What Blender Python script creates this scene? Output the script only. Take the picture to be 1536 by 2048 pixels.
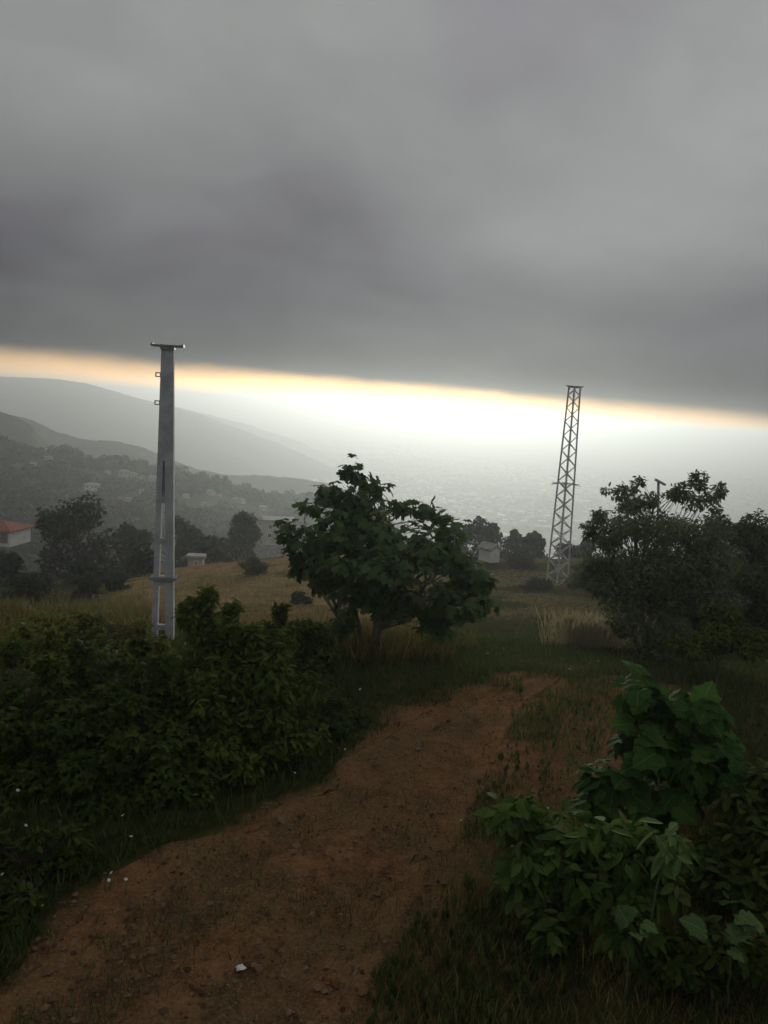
import bpy, math, random
import numpy as np
from mathutils import Vector, Matrix

random.seed(7)
RNG = np.random.default_rng(11)
scene = bpy.context.scene
for o in list(bpy.data.objects):
    bpy.data.objects.remove(o)
COL = scene.collection

# ------------------------------------------------------------------ camera
CAM_Z = 3.8
PITCH, ROLL = math.radians(7.5), math.radians(4.0)
FOC = 1575.0                                    # in pixels of the 1536 px wide photograph
F = np.array([0, math.cos(PITCH), -math.sin(PITCH)])
R0 = np.array([1.0, 0, 0])
U0 = np.array([0, math.sin(PITCH), math.cos(PITCH)])
R = R0 * math.cos(ROLL) + U0 * math.sin(ROLL)
U = U0 * math.cos(ROLL) - R0 * math.sin(ROLL)
cam = bpy.data.cameras.new('camera')
cam.sensor_fit = 'HORIZONTAL'
cam.sensor_width = 36.0
cam.lens = 36.0 * FOC / 1536.0
cam.clip_start, cam.clip_end = 0.1, 80000
camo = bpy.data.objects.new('camera', cam)
COL.objects.link(camo)
camo.matrix_world = Matrix(((R[0], U[0], -F[0], 0), (R[1], U[1], -F[1], 0), (R[2], U[2], -F[2], CAM_Z), (0, 0, 0, 1)))
scene.camera = camo

scene.render.engine = 'CYCLES'
scene.cycles.use_denoising = True
scene.cycles.max_bounces = 6
scene.cycles.diffuse_bounces = 3
scene.cycles.transmission_bounces = 4
scene.cycles.volume_bounces = 0
scene.cycles.sample_clamp_indirect = 4
scene.view_settings.view_transform = 'Standard'
scene.view_settings.look = 'None'
scene.view_settings.exposure = 0.4
scene.view_settings.gamma = 1.0
scene.view_settings.use_curve_mapping = False

# ------------------------------------------------------------------ node helper
class NT:
    def __init__(s, tree):
        s.t = tree; s.n = tree.nodes; s.l = tree.links
    def new(s, typ, **kw):
        n = s.n.new(typ)
        for k, v in kw.items(): setattr(n, k, v)
        return n
    def put(s, sock, v):
        if v is None: return
        if hasattr(v, 'is_linked') or hasattr(v, 'links'): s.l.new(v, sock)
        else: sock.default_value = v
    def m(s, op, a, b=None, c=None, clamp=False):
        n = s.new('ShaderNodeMath', operation=op, use_clamp=clamp)
        s.put(n.inputs[0], a); s.put(n.inputs[1], b); s.put(n.inputs[2], c)
        return n.outputs[0]
    def mix(s, f, a, b, blend='MIX'):
        n = s.new('ShaderNodeMix', data_type='RGBA', blend_type=blend)
        s.put(n.inputs[0], f)
        s.put(n.inputs[6], a if not isinstance(a, tuple) else (*a, 1)); s.put(n.inputs[7], b if not isinstance(b, tuple) else (*b, 1))
        return n.outputs[2]
    def noise(s, vec, scale, detail=3, rough=.5, dist=0.0):
        n = s.new('ShaderNodeTexNoise')
        if vec is not None: s.l.new(vec, n.inputs['Vector'])
        n.inputs['Scale'].default_value = scale; n.inputs['Detail'].default_value = detail
        n.inputs['Roughness'].default_value = rough; n.inputs['Distortion'].default_value = dist
        return n.outputs['Fac']
    def step(s, x, lo, hi, a=0.0, b=1.0):
        n = s.new('ShaderNodeMapRange', interpolation_type='SMOOTHSTEP')
        s.put(n.inputs[0], x); s.put(n.inputs[1], lo); s.put(n.inputs[2], hi); s.put(n.inputs[3], a); s.put(n.inputs[4], b)
        return n.outputs[0]
    def ramp(s, x, stops, interp='EASE'):
        n = s.new('ShaderNodeValToRGB'); e = n.color_ramp.elements
        n.color_ramp.interpolation = interp
        while len(e) < len(stops): e.new(0.5)
        for k, (p, c) in enumerate(stops):
            e[k].position = p; e[k].color = (*c, 1)
        s.l.new(x, n.inputs[0])
        return n.outputs[0]

# ------------------------------------------------------------------ world: low cloud deck with a bright open strip over the sea
SUN_EL, SUN_AZ = math.radians(9.0), math.radians(4.5)
w = bpy.data.worlds.new('World'); scene.world = w; w.use_nodes = True
nt = NT(w.node_tree); nt.n.clear()
tc = nt.new('ShaderNodeTexCoord')
sep = nt.new('ShaderNodeSeparateXYZ'); nt.l.new(tc.outputs['Generated'], sep.inputs[0])
dx, dy, dz = sep.outputs
sky = nt.new('ShaderNodeTexSky', sky_type='NISHITA', sun_disc=False, sun_elevation=SUN_EL, sun_rotation=SUN_AZ)
sky.altitude = 450; sky.air_density = 1.5; sky.dust_density = 4.0
bg_sky = nt.new('ShaderNodeBackground'); nt.l.new(sky.outputs[0], bg_sky.inputs[0]); bg_sky.inputs[1].default_value = 0.06
# height of the deck's edge above the horizon: rises to the left, closes behind the viewer
edge = nt.m('ADD', nt.m('MULTIPLY', dx, -0.020), 0.0085)
cmb = nt.new('ShaderNodeCombineXYZ')
nt.l.new(nt.m('MULTIPLY', dx, 9.0), cmb.inputs[0]); nt.l.new(nt.m('MULTIPLY', dz, 30.0), cmb.inputs[1])
wob = nt.noise(cmb.outputs[0], 1.0, 4, .55)
edge = nt.m('ADD', edge, nt.m('MULTIPLY', nt.m('SUBTRACT', wob, .5), 0.013))
edge = nt.m('ADD', edge, nt.step(dy, -0.1, 0.6, -0.10, 0.0))
t = nt.m('SUBTRACT', dz, edge)
cover = nt.step(t, -0.006, 0.030)
# the deck seen from below: noise on its flat underside
den = nt.m('ADD', nt.m('MAXIMUM', dz, 0.0), 0.30)
cv = nt.new('ShaderNodeCombineXYZ')
nt.l.new(nt.m('DIVIDE', dx, den), cv.inputs[0]); nt.l.new(nt.m('DIVIDE', dy, den), cv.inputs[1]); cv.inputs[2].default_value = 3.7
n1 = nt.noise(cv.outputs[0], 1.05, 3, .45, .4)
n2 = nt.noise(cv.outputs[0], 3.0, 5, .55, .5)
body = nt.ramp(nt.m('MAXIMUM', dz, 0.0), [(0.0, (.022, .024, .025)), (0.035, (.068, .072, .075)), (0.11, (.128, .129, .137)), (0.22, (.20, .202, .207)), (0.42, (.26, .26, .262)), (1.0, (.27, .27, .273))])
var = nt.m('ADD', nt.m('MULTIPLY', nt.m('SUBTRACT', n1, .5), 1.55), nt.m('MULTIPLY', nt.m('SUBTRACT', n2, .5), .42))
var = nt.m('ADD', var, nt.m('MULTIPLY', dx, .34))
mul = nt.m('ADD', 1.03, var)
cloud = nt.mix(1.0, body, mul, 'MULTIPLY')
tint = nt.mix(nt.step(n1, .36, .56), (.985, .965, 1.04), (.985, 1.005, .985))
cloud = nt.mix(1.0, cloud, tint, 'MULTIPLY')
# the open strip: air lit by the hidden sun
ax = nt.m('SUBTRACT', dx, 0.05)
g = nt.m('EXPONENT', nt.m('MULTIPLY', nt.m('MULTIPLY', ax, ax), -9.0))
warm = nt.mix(nt.step(t, -0.022, 0.008), (1.0, .95, .84), (1.0, .80, .58))
glow = nt.mix(1.0, warm, nt.m('ADD', .42, nt.m('MULTIPLY', g, .60)), 'MULTIPLY')
glow = nt.mix(nt.step(dy, -0.2, 0.5), (.16, .16, .17), glow)
col = nt.mix(cover, glow, cloud)
bg = nt.new('ShaderNodeBackground'); nt.l.new(col, bg.inputs[0]); bg.inputs[1].default_value = 0.78
addn = nt.new('ShaderNodeAddShader')
gate = nt.new('ShaderNodeMixShader'); nt.l.new(cover, gate.inputs[0]); nt.l.new(bg_sky.outputs[0], gate.inputs[1])
blk = nt.new('ShaderNodeBackground'); blk.inputs[0].default_value = (0, 0, 0, 1); nt.l.new(blk.outputs[0], gate.inputs[2])
nt.l.new(gate.outputs[0], addn.inputs[0]); nt.l.new(bg.outputs[0], addn.inputs[1])
wo = nt.new('ShaderNodeOutputWorld'); nt.l.new(addn.outputs[0], wo.inputs[0])

# ------------------------------------------------------------------ sun: low, in front, veiled by the deck
sl = bpy.data.lights.new('sun', 'SUN'); sl.energy = 1.35; sl.angle = math.radians(12); sl.color = (1.0, .93, .79)
so = bpy.data.objects.new('sun', sl); COL.objects.link(so)
S = Vector((math.sin(SUN_AZ) * math.cos(SUN_EL), math.cos(SUN_AZ) * math.cos(SUN_EL), math.sin(SUN_EL)))
so.rotation_euler = (-S).to_track_quat('-Z', 'Y').to_euler()

# ------------------------------------------------------------------ helpers
def ray(px, py):
    d = F + R * ((px - 768) / FOC) + U * ((1024 - py) / FOC)
    return d
def P(px, py, Y):
    d = ray(px, py)
    return np.array([0, 0, CAM_Z]) + d * (Y / d[1])
def pxm(Y):                                  # metres in one photograph pixel at depth Y
    return Y / FOC

def _hash(ix, iy, seed):
    h = (ix.astype(np.int64) * 374761393 + iy.astype(np.int64) * 668265263 + seed * 974711) & 0x7fffffff
    h = ((h ^ (h >> 13)) * 1274126177) & 0x7fffffff
    return ((h ^ (h >> 16)) & 0xffff) / 65535.0
def vnoise(x, y, scale=1.0, octv=3, seed=1):
    x = np.asarray(x, float) * scale; y = np.asarray(y, float) * scale
    out = 0; amp = 1; tot = 0
    for k in range(octv):
        ix = np.floor(x); iy = np.floor(y); fx = x - ix; fy = y - iy
        fx = fx * fx * (3 - 2 * fx); fy = fy * fy * (3 - 2 * fy)
        a = _hash(ix, iy, seed + k); b = _hash(ix + 1, iy, seed + k); c = _hash(ix, iy + 1, seed + k); d = _hash(ix + 1, iy + 1, seed + k)
        out = out + amp * (a + (b - a) * fx + (c - a) * fy + (a - b - c + d) * fx * fy)
        tot += amp; amp *= .5; x = x * 2.03 + 11.3; y = y * 2.03 + 5.7
    return out / tot - .5

GY = np.array([-30, 8, 11, 14, 18, 22, 28, 36, 46, 58, 68, 80, 95, 120, 180], float)
GZ = np.array([0, 0, -.1, -.5, -1.5, -2.6, -4.0, -5.3, -6.5, -7.5, -9.0, -14, -21, -33, -46], float)
def gbase(x, y):
    x = np.asarray(x, float); y = np.asarray(y, float)
    z = sum(np.interp(y + o, GY, GZ) for o in (-2, -1, 0, 1, 2)) / 5
    k = np.clip((y - 12) / 20, 0, 1)
    z = z + k * np.clip(x, -25, 25) * .055 - k * np.clip(-7.5 - x, 0, 40) * .13
    return z
def gz(x, y):
    z = gbase(x, y)
    z = z + vnoise(x, y, .35, 2, 3) * .22 * np.clip((np.asarray(y) - 4) / 8, .35, 1) + vnoise(x, y, 2.3, 2, 9) * .05
    return z
def hit(px, py):                             # where the line of sight meets the near ground
    d = ray(px, py); o = np.array([0, 0, CAM_Z])
    t = np.linspace(2, 160, 8000)
    p = o[None] + d[None] * t[:, None]
    below = p[:, 2] < gz(p[:, 0], p[:, 1])
    i = int(np.argmax(below)) if below.any() else len(t) - 1
    return p[i]

def mesh_np(name, v, faces_flat, sizes, mats, smooth=False, midx=None):
    me = bpy.data.meshes.new(name)
    v = np.asarray(v, np.float32); faces_flat = np.asarray(faces_flat, np.int32); sizes = np.asarray(sizes, np.int32)
    me.vertices.add(len(v)); me.vertices.foreach_set('co', v.ravel())
    me.loops.add(len(faces_flat)); me.loops.foreach_set('vertex_index', faces_flat)
    me.polygons.add(len(sizes))
    st = np.concatenate([[0], np.cumsum(sizes)[:-1]]).astype(np.int32)
    me.polygons.foreach_set('loop_start', st); me.polygons.foreach_set('loop_total', sizes)
    if midx is not None: me.polygons.foreach_set('material_index', np.asarray(midx, np.int32))
    me.polygons.foreach_set('use_smooth', np.full(len(sizes), smooth, bool))
    for m_ in (mats if isinstance(mats, (list, tuple)) else [mats]): me.materials.append(m_)
    me.update(calc_edges=True)
    return me
def link(name, me, parent=None, loc=None):
    o = bpy.data.objects.new(name, me); COL.objects.link(o)
    if parent is not None: o.parent = parent
    if loc is not None: o.location = loc
    return o
def empty(name, loc, rz=0.0):
    o = bpy.data.objects.new(name, None); COL.objects.link(o); o.location = loc; o.rotation_euler = (0, 0, rz); o.empty_display_size = .3
    return o
def tag(o, label, cat=None, group=None, kind=None):
    o['label'] = label
    if cat: o['category'] = cat
    if group: o['group'] = group
    if kind: o['kind'] = kind
    return o

class MB:                                    # gathers boxes, tubes and loose faces into one mesh
    def __init__(s): s.v = []; s.f = []
    def face(s, pts):
        n = len(s.v); s.v += [tuple(p) for p in pts]; s.f.append(list(range(n, n + len(pts))))
    def hexa(s, p8):                         # bottom ring of four, then top ring of four
        n = len(s.v); s.v += [tuple(p) for p in p8]
        for q in ((3, 2, 1, 0), (4, 5, 6, 7), (0, 1, 5, 4), (1, 2, 6, 5), (2, 3, 7, 6), (3, 0, 4, 7)): s.f.append([n + i for i in q])
    def box(s, cx, cy, cz, sx, sy, sz):
        a, b, c = sx / 2, sy / 2, sz / 2
        s.hexa([(cx - a, cy - b, cz - c), (cx + a, cy - b, cz - c), (cx + a, cy + b, cz - c), (cx - a, cy + b, cz - c),
                (cx - a, cy - b, cz + c), (cx + a, cy - b, cz + c), (cx + a, cy + b, cz + c), (cx - a, cy + b, cz + c)])
    def tube(s, pts, rad, sides=6):
        pts = [np.asarray(p, float) for p in pts]; n0 = len(s.v)
        for i, p in enumerate(pts):
            d = pts[min(i + 1, len(pts) - 1)] - pts[max(i - 1, 0)]; d = d / (np.linalg.norm(d) + 1e-9)
            a = np.cross(d, [0, 0, 1.0]) if abs(d[2]) < .9 else np.cross(d, [1.0, 0, 0]); a /= np.linalg.norm(a); b = np.cross(d, a)
            for k in range(sides):
                th = 2 * math.pi * k / sides
                s.v.append(tuple(p + rad[i] * (a * math.cos(th) + b * math.sin(th))))
        for i in range(len(pts) - 1):
            for k in range(sides):
                k2 = (k + 1) % sides
                s.f.append([n0 + i * sides + k, n0 + i * sides + k2, n0 + (i + 1) * sides + k2, n0 + (i + 1) * sides + k])
        s.f.append([n0 + k for k in range(sides)][::-1]); s.f.append([n0 + (len(pts) - 1) * sides + k for k in range(sides)])
    def mesh(s, name, mat, smooth=False):
        return mesh_np(name, np.array(s.v), [i for f in s.f for i in f], [len(f) for f in s.f], mat, smooth)
    def build(s, name, mat, parent=None, smooth=False, loc=None):
        return link(name, s.mesh(name, mat, smooth), parent, loc)

# ------------------------------------------------------------------ materials
def base_mat(name, rough=.8, spec=.2):
    m = bpy.data.materials.new(name); m.use_nodes = True
    t_ = NT(m.node_tree); b = m.node_tree.nodes['Principled BSDF']
    b.inputs['Roughness'].default_value = rough; b.inputs['Specular IOR Level'].default_value = spec
    return m, t_, b
def mat_noise(name, c1, c2, scale, rough=.85, spec=.15, detail=4, bump=0.0, bscale=None, lo=.35, hi=.65, coord='Object'):
    m, t_, b = base_mat(name, rough, spec)
    tc_ = t_.new('ShaderNodeTexCoord'); v = tc_.outputs[coord]
    n = t_.noise(v, scale, detail, .6)
    t_.l.new(t_.mix(t_.step(n, lo, hi), c1, c2), b.inputs['Base Color'])
    if bump:
        bn = t_.new('ShaderNodeBump'); bn.inputs['Strength'].default_value = bump; bn.inputs['Distance'].default_value = .05
        t_.l.new(t_.noise(v, bscale or scale * 4, 5, .65), bn.inputs['Height']); t_.l.new(bn.outputs[0], b.inputs['Normal'])
    return m
def mat_leaf(name, c1, c2, c3=None, rough=.7, trans=.3, spec=.03, veins=False):
    """colour differs from leaf to leaf; some light passes through"""
    m, t_, b = base_mat(name, rough, spec)
    ge = t_.new('ShaderNodeNewGeometry'); oi = t_.new('ShaderNodeObjectInfo')
    r = t_.m('FRACT', t_.m('ADD', ge.outputs['Random Per Island'], t_.m('MULTIPLY', oi.outputs['Random'], 7.13)))
    c = t_.mix(r, c1, c2)
    if c3:
        r2 = t_.m('FRACT', t_.m('MULTIPLY', r, 13.7)); c = t_.mix(t_.step(r2, .88, .97), c, c3)
    tc_ = t_.new('ShaderNodeTexCoord')
    c = t_.mix(t_.step(t_.noise(tc_.outputs['Object'], 14, 3, .6), .35, .7, 0, .35), c, tuple(x * .6 for x in c1))
    if veins:                                # pale midrib and side veins in the leaf's own plane
        sx_ = t_.new('ShaderNodeSeparateXYZ'); t_.l.new(tc_.outputs['Object'], sx_.inputs[0]); axx = t_.m('ABSOLUTE', sx_.outputs[0])
        w1 = t_.m('ABSOLUTE', t_.m('SINE', t_.m('MULTIPLY', t_.m('SUBTRACT', sx_.outputs[1], t_.m('MULTIPLY', axx, .9)), 21.0)))
        vn = t_.m('MAXIMUM', t_.step(w1, .16, .0), t_.step(axx, .022, .008)); c = t_.mix(t_.m('MULTIPLY', vn, .55), c, tuple(min(1, x * 2.2) for x in c2))
        bl = t_.noise(tc_.outputs['Object'], 5, 4, .6); c = t_.mix(t_.step(bl, .55, .75, 0, .5), c, tuple(x * 1.5 for x in c2))
    t_.l.new(c, b.inputs['Base Color'])
    tr = t_.new('ShaderNodeBsdfTranslucent'); t_.l.new(c, tr.inputs[0])
    mx = t_.new('ShaderNodeMixShader'); mx.inputs[0].default_value = trans
    t_.l.new(b.outputs[0], mx.inputs[1]); t_.l.new(tr.outputs[0], mx.inputs[2])
    t_.l.new(mx.outputs[0], t_.n['Material Output'].inputs['Surface'])
    return m

M = {}
M['fig'] = mat_leaf('fig_leaf', (.058, .108, .040), (.112, .172, .064), (.10, .12, .04))
M['hedge'] = mat_leaf('hedge_leaf', (.042, .076, .015), (.125, .165, .034), (.12, .12, .035))
M['hedge_dark'] = mat_leaf('hedge_dark_leaf', (.030, .054, .014), (.095, .130, .028), (.09, .085, .03))
M['hedge_light'] = mat_leaf('hedge_light_leaf', (.10, .125, .026), (.19, .20, .050), (.2, .17, .07))
M['bramble'] = mat_leaf('bramble_leaf', (.040, .068, .020), (.085, .115, .034), (.12, .11, .05))
M['big'] = mat_leaf('broad_leaf', (.030, .078, .018), (.062, .130, .028), None, .75, veins=True)
M['citrus'] = mat_leaf('shrub_leaf', (.050, .098, .022), (.112, .170, .040), (.14, .15, .06), .7)
M['pale'] = mat_leaf('pale_round_leaf', (.08, .14, .05), (.13, .20, .07), None, .75, veins=True)
M['rtree'] = mat_leaf('small_leaf', (.105, .140, .078), (.175, .210, .118), (.12, .12, .06))
M['rtree2'] = mat_leaf('dark_small_leaf', (.065, .090, .045), (.115, .145, .070), None)
M['far'] = mat_leaf('far_foliage', (.026, .036, .020), (.055, .068, .034), None, .7, .15, .1)
M['far2'] = mat_leaf('far_foliage_olive', (.045, .052, .030), (.085, .092, .052), None, .7, .15, .1)
M['grass_green'] = mat_leaf('green_grass_blade', (.040, .070, .014), (.088, .118, .028), (.18, .15, .06), .6, .3, .2)
M['grass_dry'] = mat_leaf('dry_grass_blade', (.15, .115, .045), (.29, .215, .095), (.09, .10, .03), .7, .3, .15)
M['grass_olive'] = mat_leaf('olive_grass_blade', (.085, .085, .025), (.19, .16, .055), (.26, .2, .09), .7, .3, .15)
M['stalk'] = mat_leaf('dry_stalk', (.26, .22, .12), (.42, .37, .23), None, .7, .35, .1)
M['straw'] = mat_leaf('straw', (.16, .11, .06), (.30, .23, .13), (.1, .06, .03), .7, .2, .15)
M['bark'] = mat_noise('bark', (.10, .085, .068), (.17, .155, .13), 9, .9, .1, bump=.6)
M['bark_dark'] = mat_noise('dark_twig_bark', (.040, .034, .024), (.075, .062, .045), 14, .9, .05)
M['bark_pale'] = mat_noise('pale_bark', (.17, .155, .13), (.30, .28, .25), 12, .85, .15, bump=.5)
M['concrete'] = mat_noise('weathered_concrete', (.40, .41, .425), (.55, .56, .575), 2.2, .85, .2, detail=8, bump=.25, bscale=30)
M['steel'] = mat_noise('galvanised_steel', (.42, .44, .46), (.55, .57, .59), 3, .5, .4)
M['steel_dark'] = mat_noise('dull_steel', (.20, .21, .22), (.28, .29, .30), 3, .55, .35)
for s_ in ('steel', 'steel_dark'):
    M[s_].node_tree.nodes['Principled BSDF'].inputs['Metallic'].default_value = .05
M['plaster'] = mat_noise('white_plaster', (.62, .60, .56), (.74, .73, .70), .6, .9, .1, detail=6)
M['plaster_tan'] = mat_noise('tan_plaster', (.40, .36, .31), (.55, .51, .45), .6, .9, .1, detail=6)
M['tile'] = mat_noise('clay_tile', (.20, .065, .045), (.33, .11, .07), 3, .85, .1)
M['tile_grey'] = mat_noise('grey_roof', (.26, .24, .22), (.38, .36, .34), 2, .85, .1)
M['glass'] = mat_noise('dark_window_glass', (.02, .022, .025), (.03, .033, .038), 2, .12, .5)
M['wood'] = mat_noise('old_wood', (.14, .11, .08), (.24, .20, .15), 8, .9, .1, bump=.5)
M['stone'] = mat_noise('stone', (.14, .10, .07), (.26, .21, .16), 6, .9, .15, bump=.5)
M['white'] = mat_noise('white_paper', (.62, .62, .60), (.80, .80, .78), 20, .7, .2)
M['petal'] = mat_noise('white_petal', (.70, .70, .64), (.80, .79, .72), 20, .7, .2)
M['yolk'] = mat_noise('yellow_flower_centre', (.55, .38, .05), (.65, .48, .09), 60, .8, .1)
M['stemg'] = mat_noise('green_stem', (.06, .09, .03), (.10, .13, .05), 20, .7, .2)

def soil_mat(name, grassy):
    m, t_, b = base_mat(name, 1.0, .0)
    ge = t_.new('ShaderNodeNewGeometry'); v = ge.outputs['Position']
    n_big = t_.noise(v, .9, 5, .6); n_mid = t_.noise(v, 5.0, 6, .65); n_f = t_.noise(v, 38, 5, .7)
    soil = t_.mix(t_.step(n_mid, .3, .7), (.125, .060, .026), (.245, .132, .064))
    soil = t_.mix(t_.step(n_big, .38, .62, 0, .75), soil, (.145, .097, .044))
    soil = t_.mix(t_.step(t_.noise(v, 2.1, 5, .7), .50, .66, 0, .65), soil, (.060, .052, .024))
    soil = t_.mix(t_.step(n_f, .46, .74, 0, .75), soil, (.30, .19, .105))
    soil = t_.mix(t_.step(n_f, .44, .28, 0, .8), soil, (.045, .023, .014))
    c = soil
    if grassy:
        at = t_.new('ShaderNodeAttribute'); at.attribute_name = 'zone'
        s3 = t_.new('ShaderNodeSeparateXYZ'); t_.l.new(at.outputs['Vector'], s3.inputs[0])
        green = t_.mix(t_.step(n_mid, .3, .7), (.020, .028, .010), (.055, .056, .020))
        dry = t_.mix(t_.step(n_mid, .32, .68), (.17, .115, .052), (.29, .205, .105))
        dry = t_.mix(t_.step(n_big, .45, .62, 0, .7), dry, (.105, .10, .038))
        c = t_.mix(t_.step(t_.m('ADD', s3.outputs[0], t_.m('MULTIPLY', t_.m('SUBTRACT', n_mid, .5), 1.1)), .3, .7), c, green)
        c = t_.mix(t_.step(t_.m('ADD', s3.outputs[1], t_.m('MULTIPLY', t_.m('SUBTRACT', n_mid, .5), .8)), .3, .7), c, dry)
    t_.l.new(c, b.inputs['Base Color'])
    bn = t_.new('ShaderNodeBump'); bn.inputs['Strength'].default_value = .8; bn.inputs['Distance'].default_value = .04
    t_.l.new(t_.m('ADD', n_mid, t_.m('MULTIPLY', n_f, .5)), bn.inputs['Height']); t_.l.new(bn.outputs[0], b.inputs['Normal'])
    return m
M['ground'] = soil_mat('ground_soil', True)
M['path'] = soil_mat('path_soil', False)

# ------------------------------------------------------------------ near ground
# edges of the earth track, as seen in the photograph, carried onto the ground
LE = [(-420, 2150), (-150, 2060), (20, 1950), (160, 1800), (300, 1695), (470, 1650), (600, 1585), (700, 1505), (790, 1435), (900, 1390), (1040, 1345), (1105, 1322)]
RE = [(590, 2250), (710, 2050), (820, 1880), (890, 1740), (945, 1640), (985, 1560), (1010, 1500), (1035, 1450), (1060, 1410), (1100, 1380), (1140, 1355), (1165, 1335)]
LW = np.array([hit(*p)[:2] for p in LE]); RW = np.array([hit(*p)[:2] for p in RE])
RE2 = [(1010, 1640), (1060, 1570), (1110, 1490), (1150, 1430), (1200, 1388), (1260, 1360)]
RE2R = [(1180, 1680), (1235, 1600), (1260, 1500), (1275, 1440), (1300, 1400), (1340, 1370)]
L2 = np.array([hit(*p)[:2] for p in RE2]); R2 = np.array([hit(*p)[:2] for p in RE2R])
def inpoly(x, y, poly):
    x = np.asarray(x); y = np.asarray(y); c = np.zeros(x.shape, bool); n = len(poly)
    for i in range(n):
        x1, y1 = poly[i]; x2, y2 = poly[(i + 1) % n]
        k = ((y1 > y) != (y2 > y)) & (x < (x2 - x1) * (y - y1) / (y2 - y1 + 1e-12) + x1)
        c ^= k
    return c
POLY1 = np.vstack([LW, RW[::-1]]); POLY2 = np.vstack([L2, R2[::-1]])
def on_path(x, y):
    jx = x + vnoise(x, y, 2.2, 2, 21) * .5; jy = y + vnoise(x, y, 2.2, 2, 22) * .5
    return (inpoly(jx, jy, POLY1) & (np.asarray(y) < 12.2 + vnoise(x, y, 1.5, 2, 23) * 5)) | inpoly(jx, jy, POLY2)
FIELD_PX = [(200, 1250), (240, 1170), (330, 1135), (560, 1118), (640, 1135), (680, 1250), (640, 1290), (330, 1290)]
def dryness(x, y):
    """1 on the open dry field beyond the hedge and the bare ground by the lattice mast"""
    a = np.clip((y - 14.5) / 4, 0, 1) * np.clip((2.2 - x) / 2.0, 0, 1) * np.clip((x + 13 + (y - 20) * .2) / 4, 0, 1)
    b = np.clip((y - 24) / 8, 0, 1) * np.clip((24 - x) / 6, 0, 1) * np.clip((x + .33 * y) / 3, 0, 1)
    return np.maximum(a, b * np.where(x > 2.5, .45, .85)) * (1 - .5 * (vnoise(x, y, .35, 2, 91) > .12))
def axis(breaks):
    out = []
    for a, b, s0, s1 in breaks:
        t_ = a
        while t_ < b:
            out.append(t_); k = (t_ - a) / (b - a); t_ += s0 + (s1 - s0) * k
    out.append(breaks[-1][1]); return np.array(out)
xs = axis([(-120, -12, 6, .3), (-12, 12, .14, .14), (12, 120, .3, 6)])
ys = axis([(-20, 4.5, 1.2, .14), (4.5, 20, .13, .14), (20, 60, .2, .7), (60, 190, .8, 5)])
X, Y = np.meshgrid(xs, ys)
Z = gz(X, Y)
pth = on_path(X, Y)
Z = Z - pth * .035
nx, ny = len(xs), len(ys)
idx = np.arange(nx * ny).reshape(ny, nx)
quads = np.stack([idx[:-1, :-1], idx[:-1, 1:], idx[1:, 1:], idx[1:, :-1]], -1).reshape(-1, 4)
me = mesh_np('ground', np.stack([X, Y, Z], -1).reshape(-1, 3), quads.ravel(), np.full(len(quads), 4), M['ground'], True)
zone = me.attributes.new('zone', 'FLOAT_VECTOR', 'POINT')
near_soil = on_path(X, Y).astype(float)
for k in range(6):                           # soften the border of the bare earth
    q = near_soil.copy(); q[1:-1, 1:-1] = (near_soil[:-2, 1:-1] + near_soil[2:, 1:-1] + near_soil[1:-1, :-2] + near_soil[1:-1, 2:] + near_soil[1:-1, 1:-1]) / 5; near_soil = q
green = 1 - near_soil - .38 * ((X > -.2) & (Y < 14))
zv = np.stack([green, dryness(X, Y), X * 0], -1).reshape(-1, 3).astype(np.float32)
zone.data.foreach_set('vector', zv.ravel())
tag(link('ground', me), 'sloping grassy and earthy ground around the track and the field', kind='structure')

def loft(Lp, Rp, name, label, ncol, seed):
    def res(a, n):
        d = np.concatenate([[0], np.cumsum(np.linalg.norm(np.diff(a, axis=0), axis=1))]); t_ = np.linspace(0, d[-1], n)
        return np.stack([np.interp(t_, d, a[:, 0]), np.interp(t_, d, a[:, 1])], -1)
    n = 150; A = res(Lp, n); B = res(Rp, n); u = np.linspace(0, 1, ncol)
    px_ = A[:, None] * (1 - u)[None, :, None] + B[:, None] * u[None, :, None]
    x, y = px_[..., 0], px_[..., 1]
    jx = vnoise(x, y, 1.6, 3, seed) * .35; jy = vnoise(x, y, 1.6, 3, seed + 5) * .35
    e = np.minimum(u, 1 - u)[None] ; x = x + jx * (e < .12); y = y + jy * (e < .12)
    z = gz(x, y) + .012 + vnoise(x, y, 3.5, 3, seed + 2) * .05 + vnoise(x, y, 16, 3, seed + 3) * .028
    z -= .07 * np.exp(-((u - .30) / .10) ** 2)[None] + .06 * np.exp(-((u - .72) / .11) ** 2)[None]
    z -= .10 * np.clip((.06 - e) / .06, 0, 1)
    z -= np.clip((np.linspace(0, 1, n) - .84) / .16, 0, 1)[:, None] ** 1.5 * .14
    i = np.arange(n * ncol).reshape(n, ncol)
    q = np.stack([i[:-1, :-1], i[:-1, 1:], i[1:, 1:], i[1:, :-1]], -1).reshape(-1, 4)
    tag(link(name, mesh_np(name, np.stack([x, y, z], -1).reshape(-1, 3), q.ravel(), np.full(len(q), 4), M['path'], True)), label, kind='structure')
loft(LW, RW, 'dirt_track', 'reddish brown earth track running up from the lower left', 60, 31)

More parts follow.
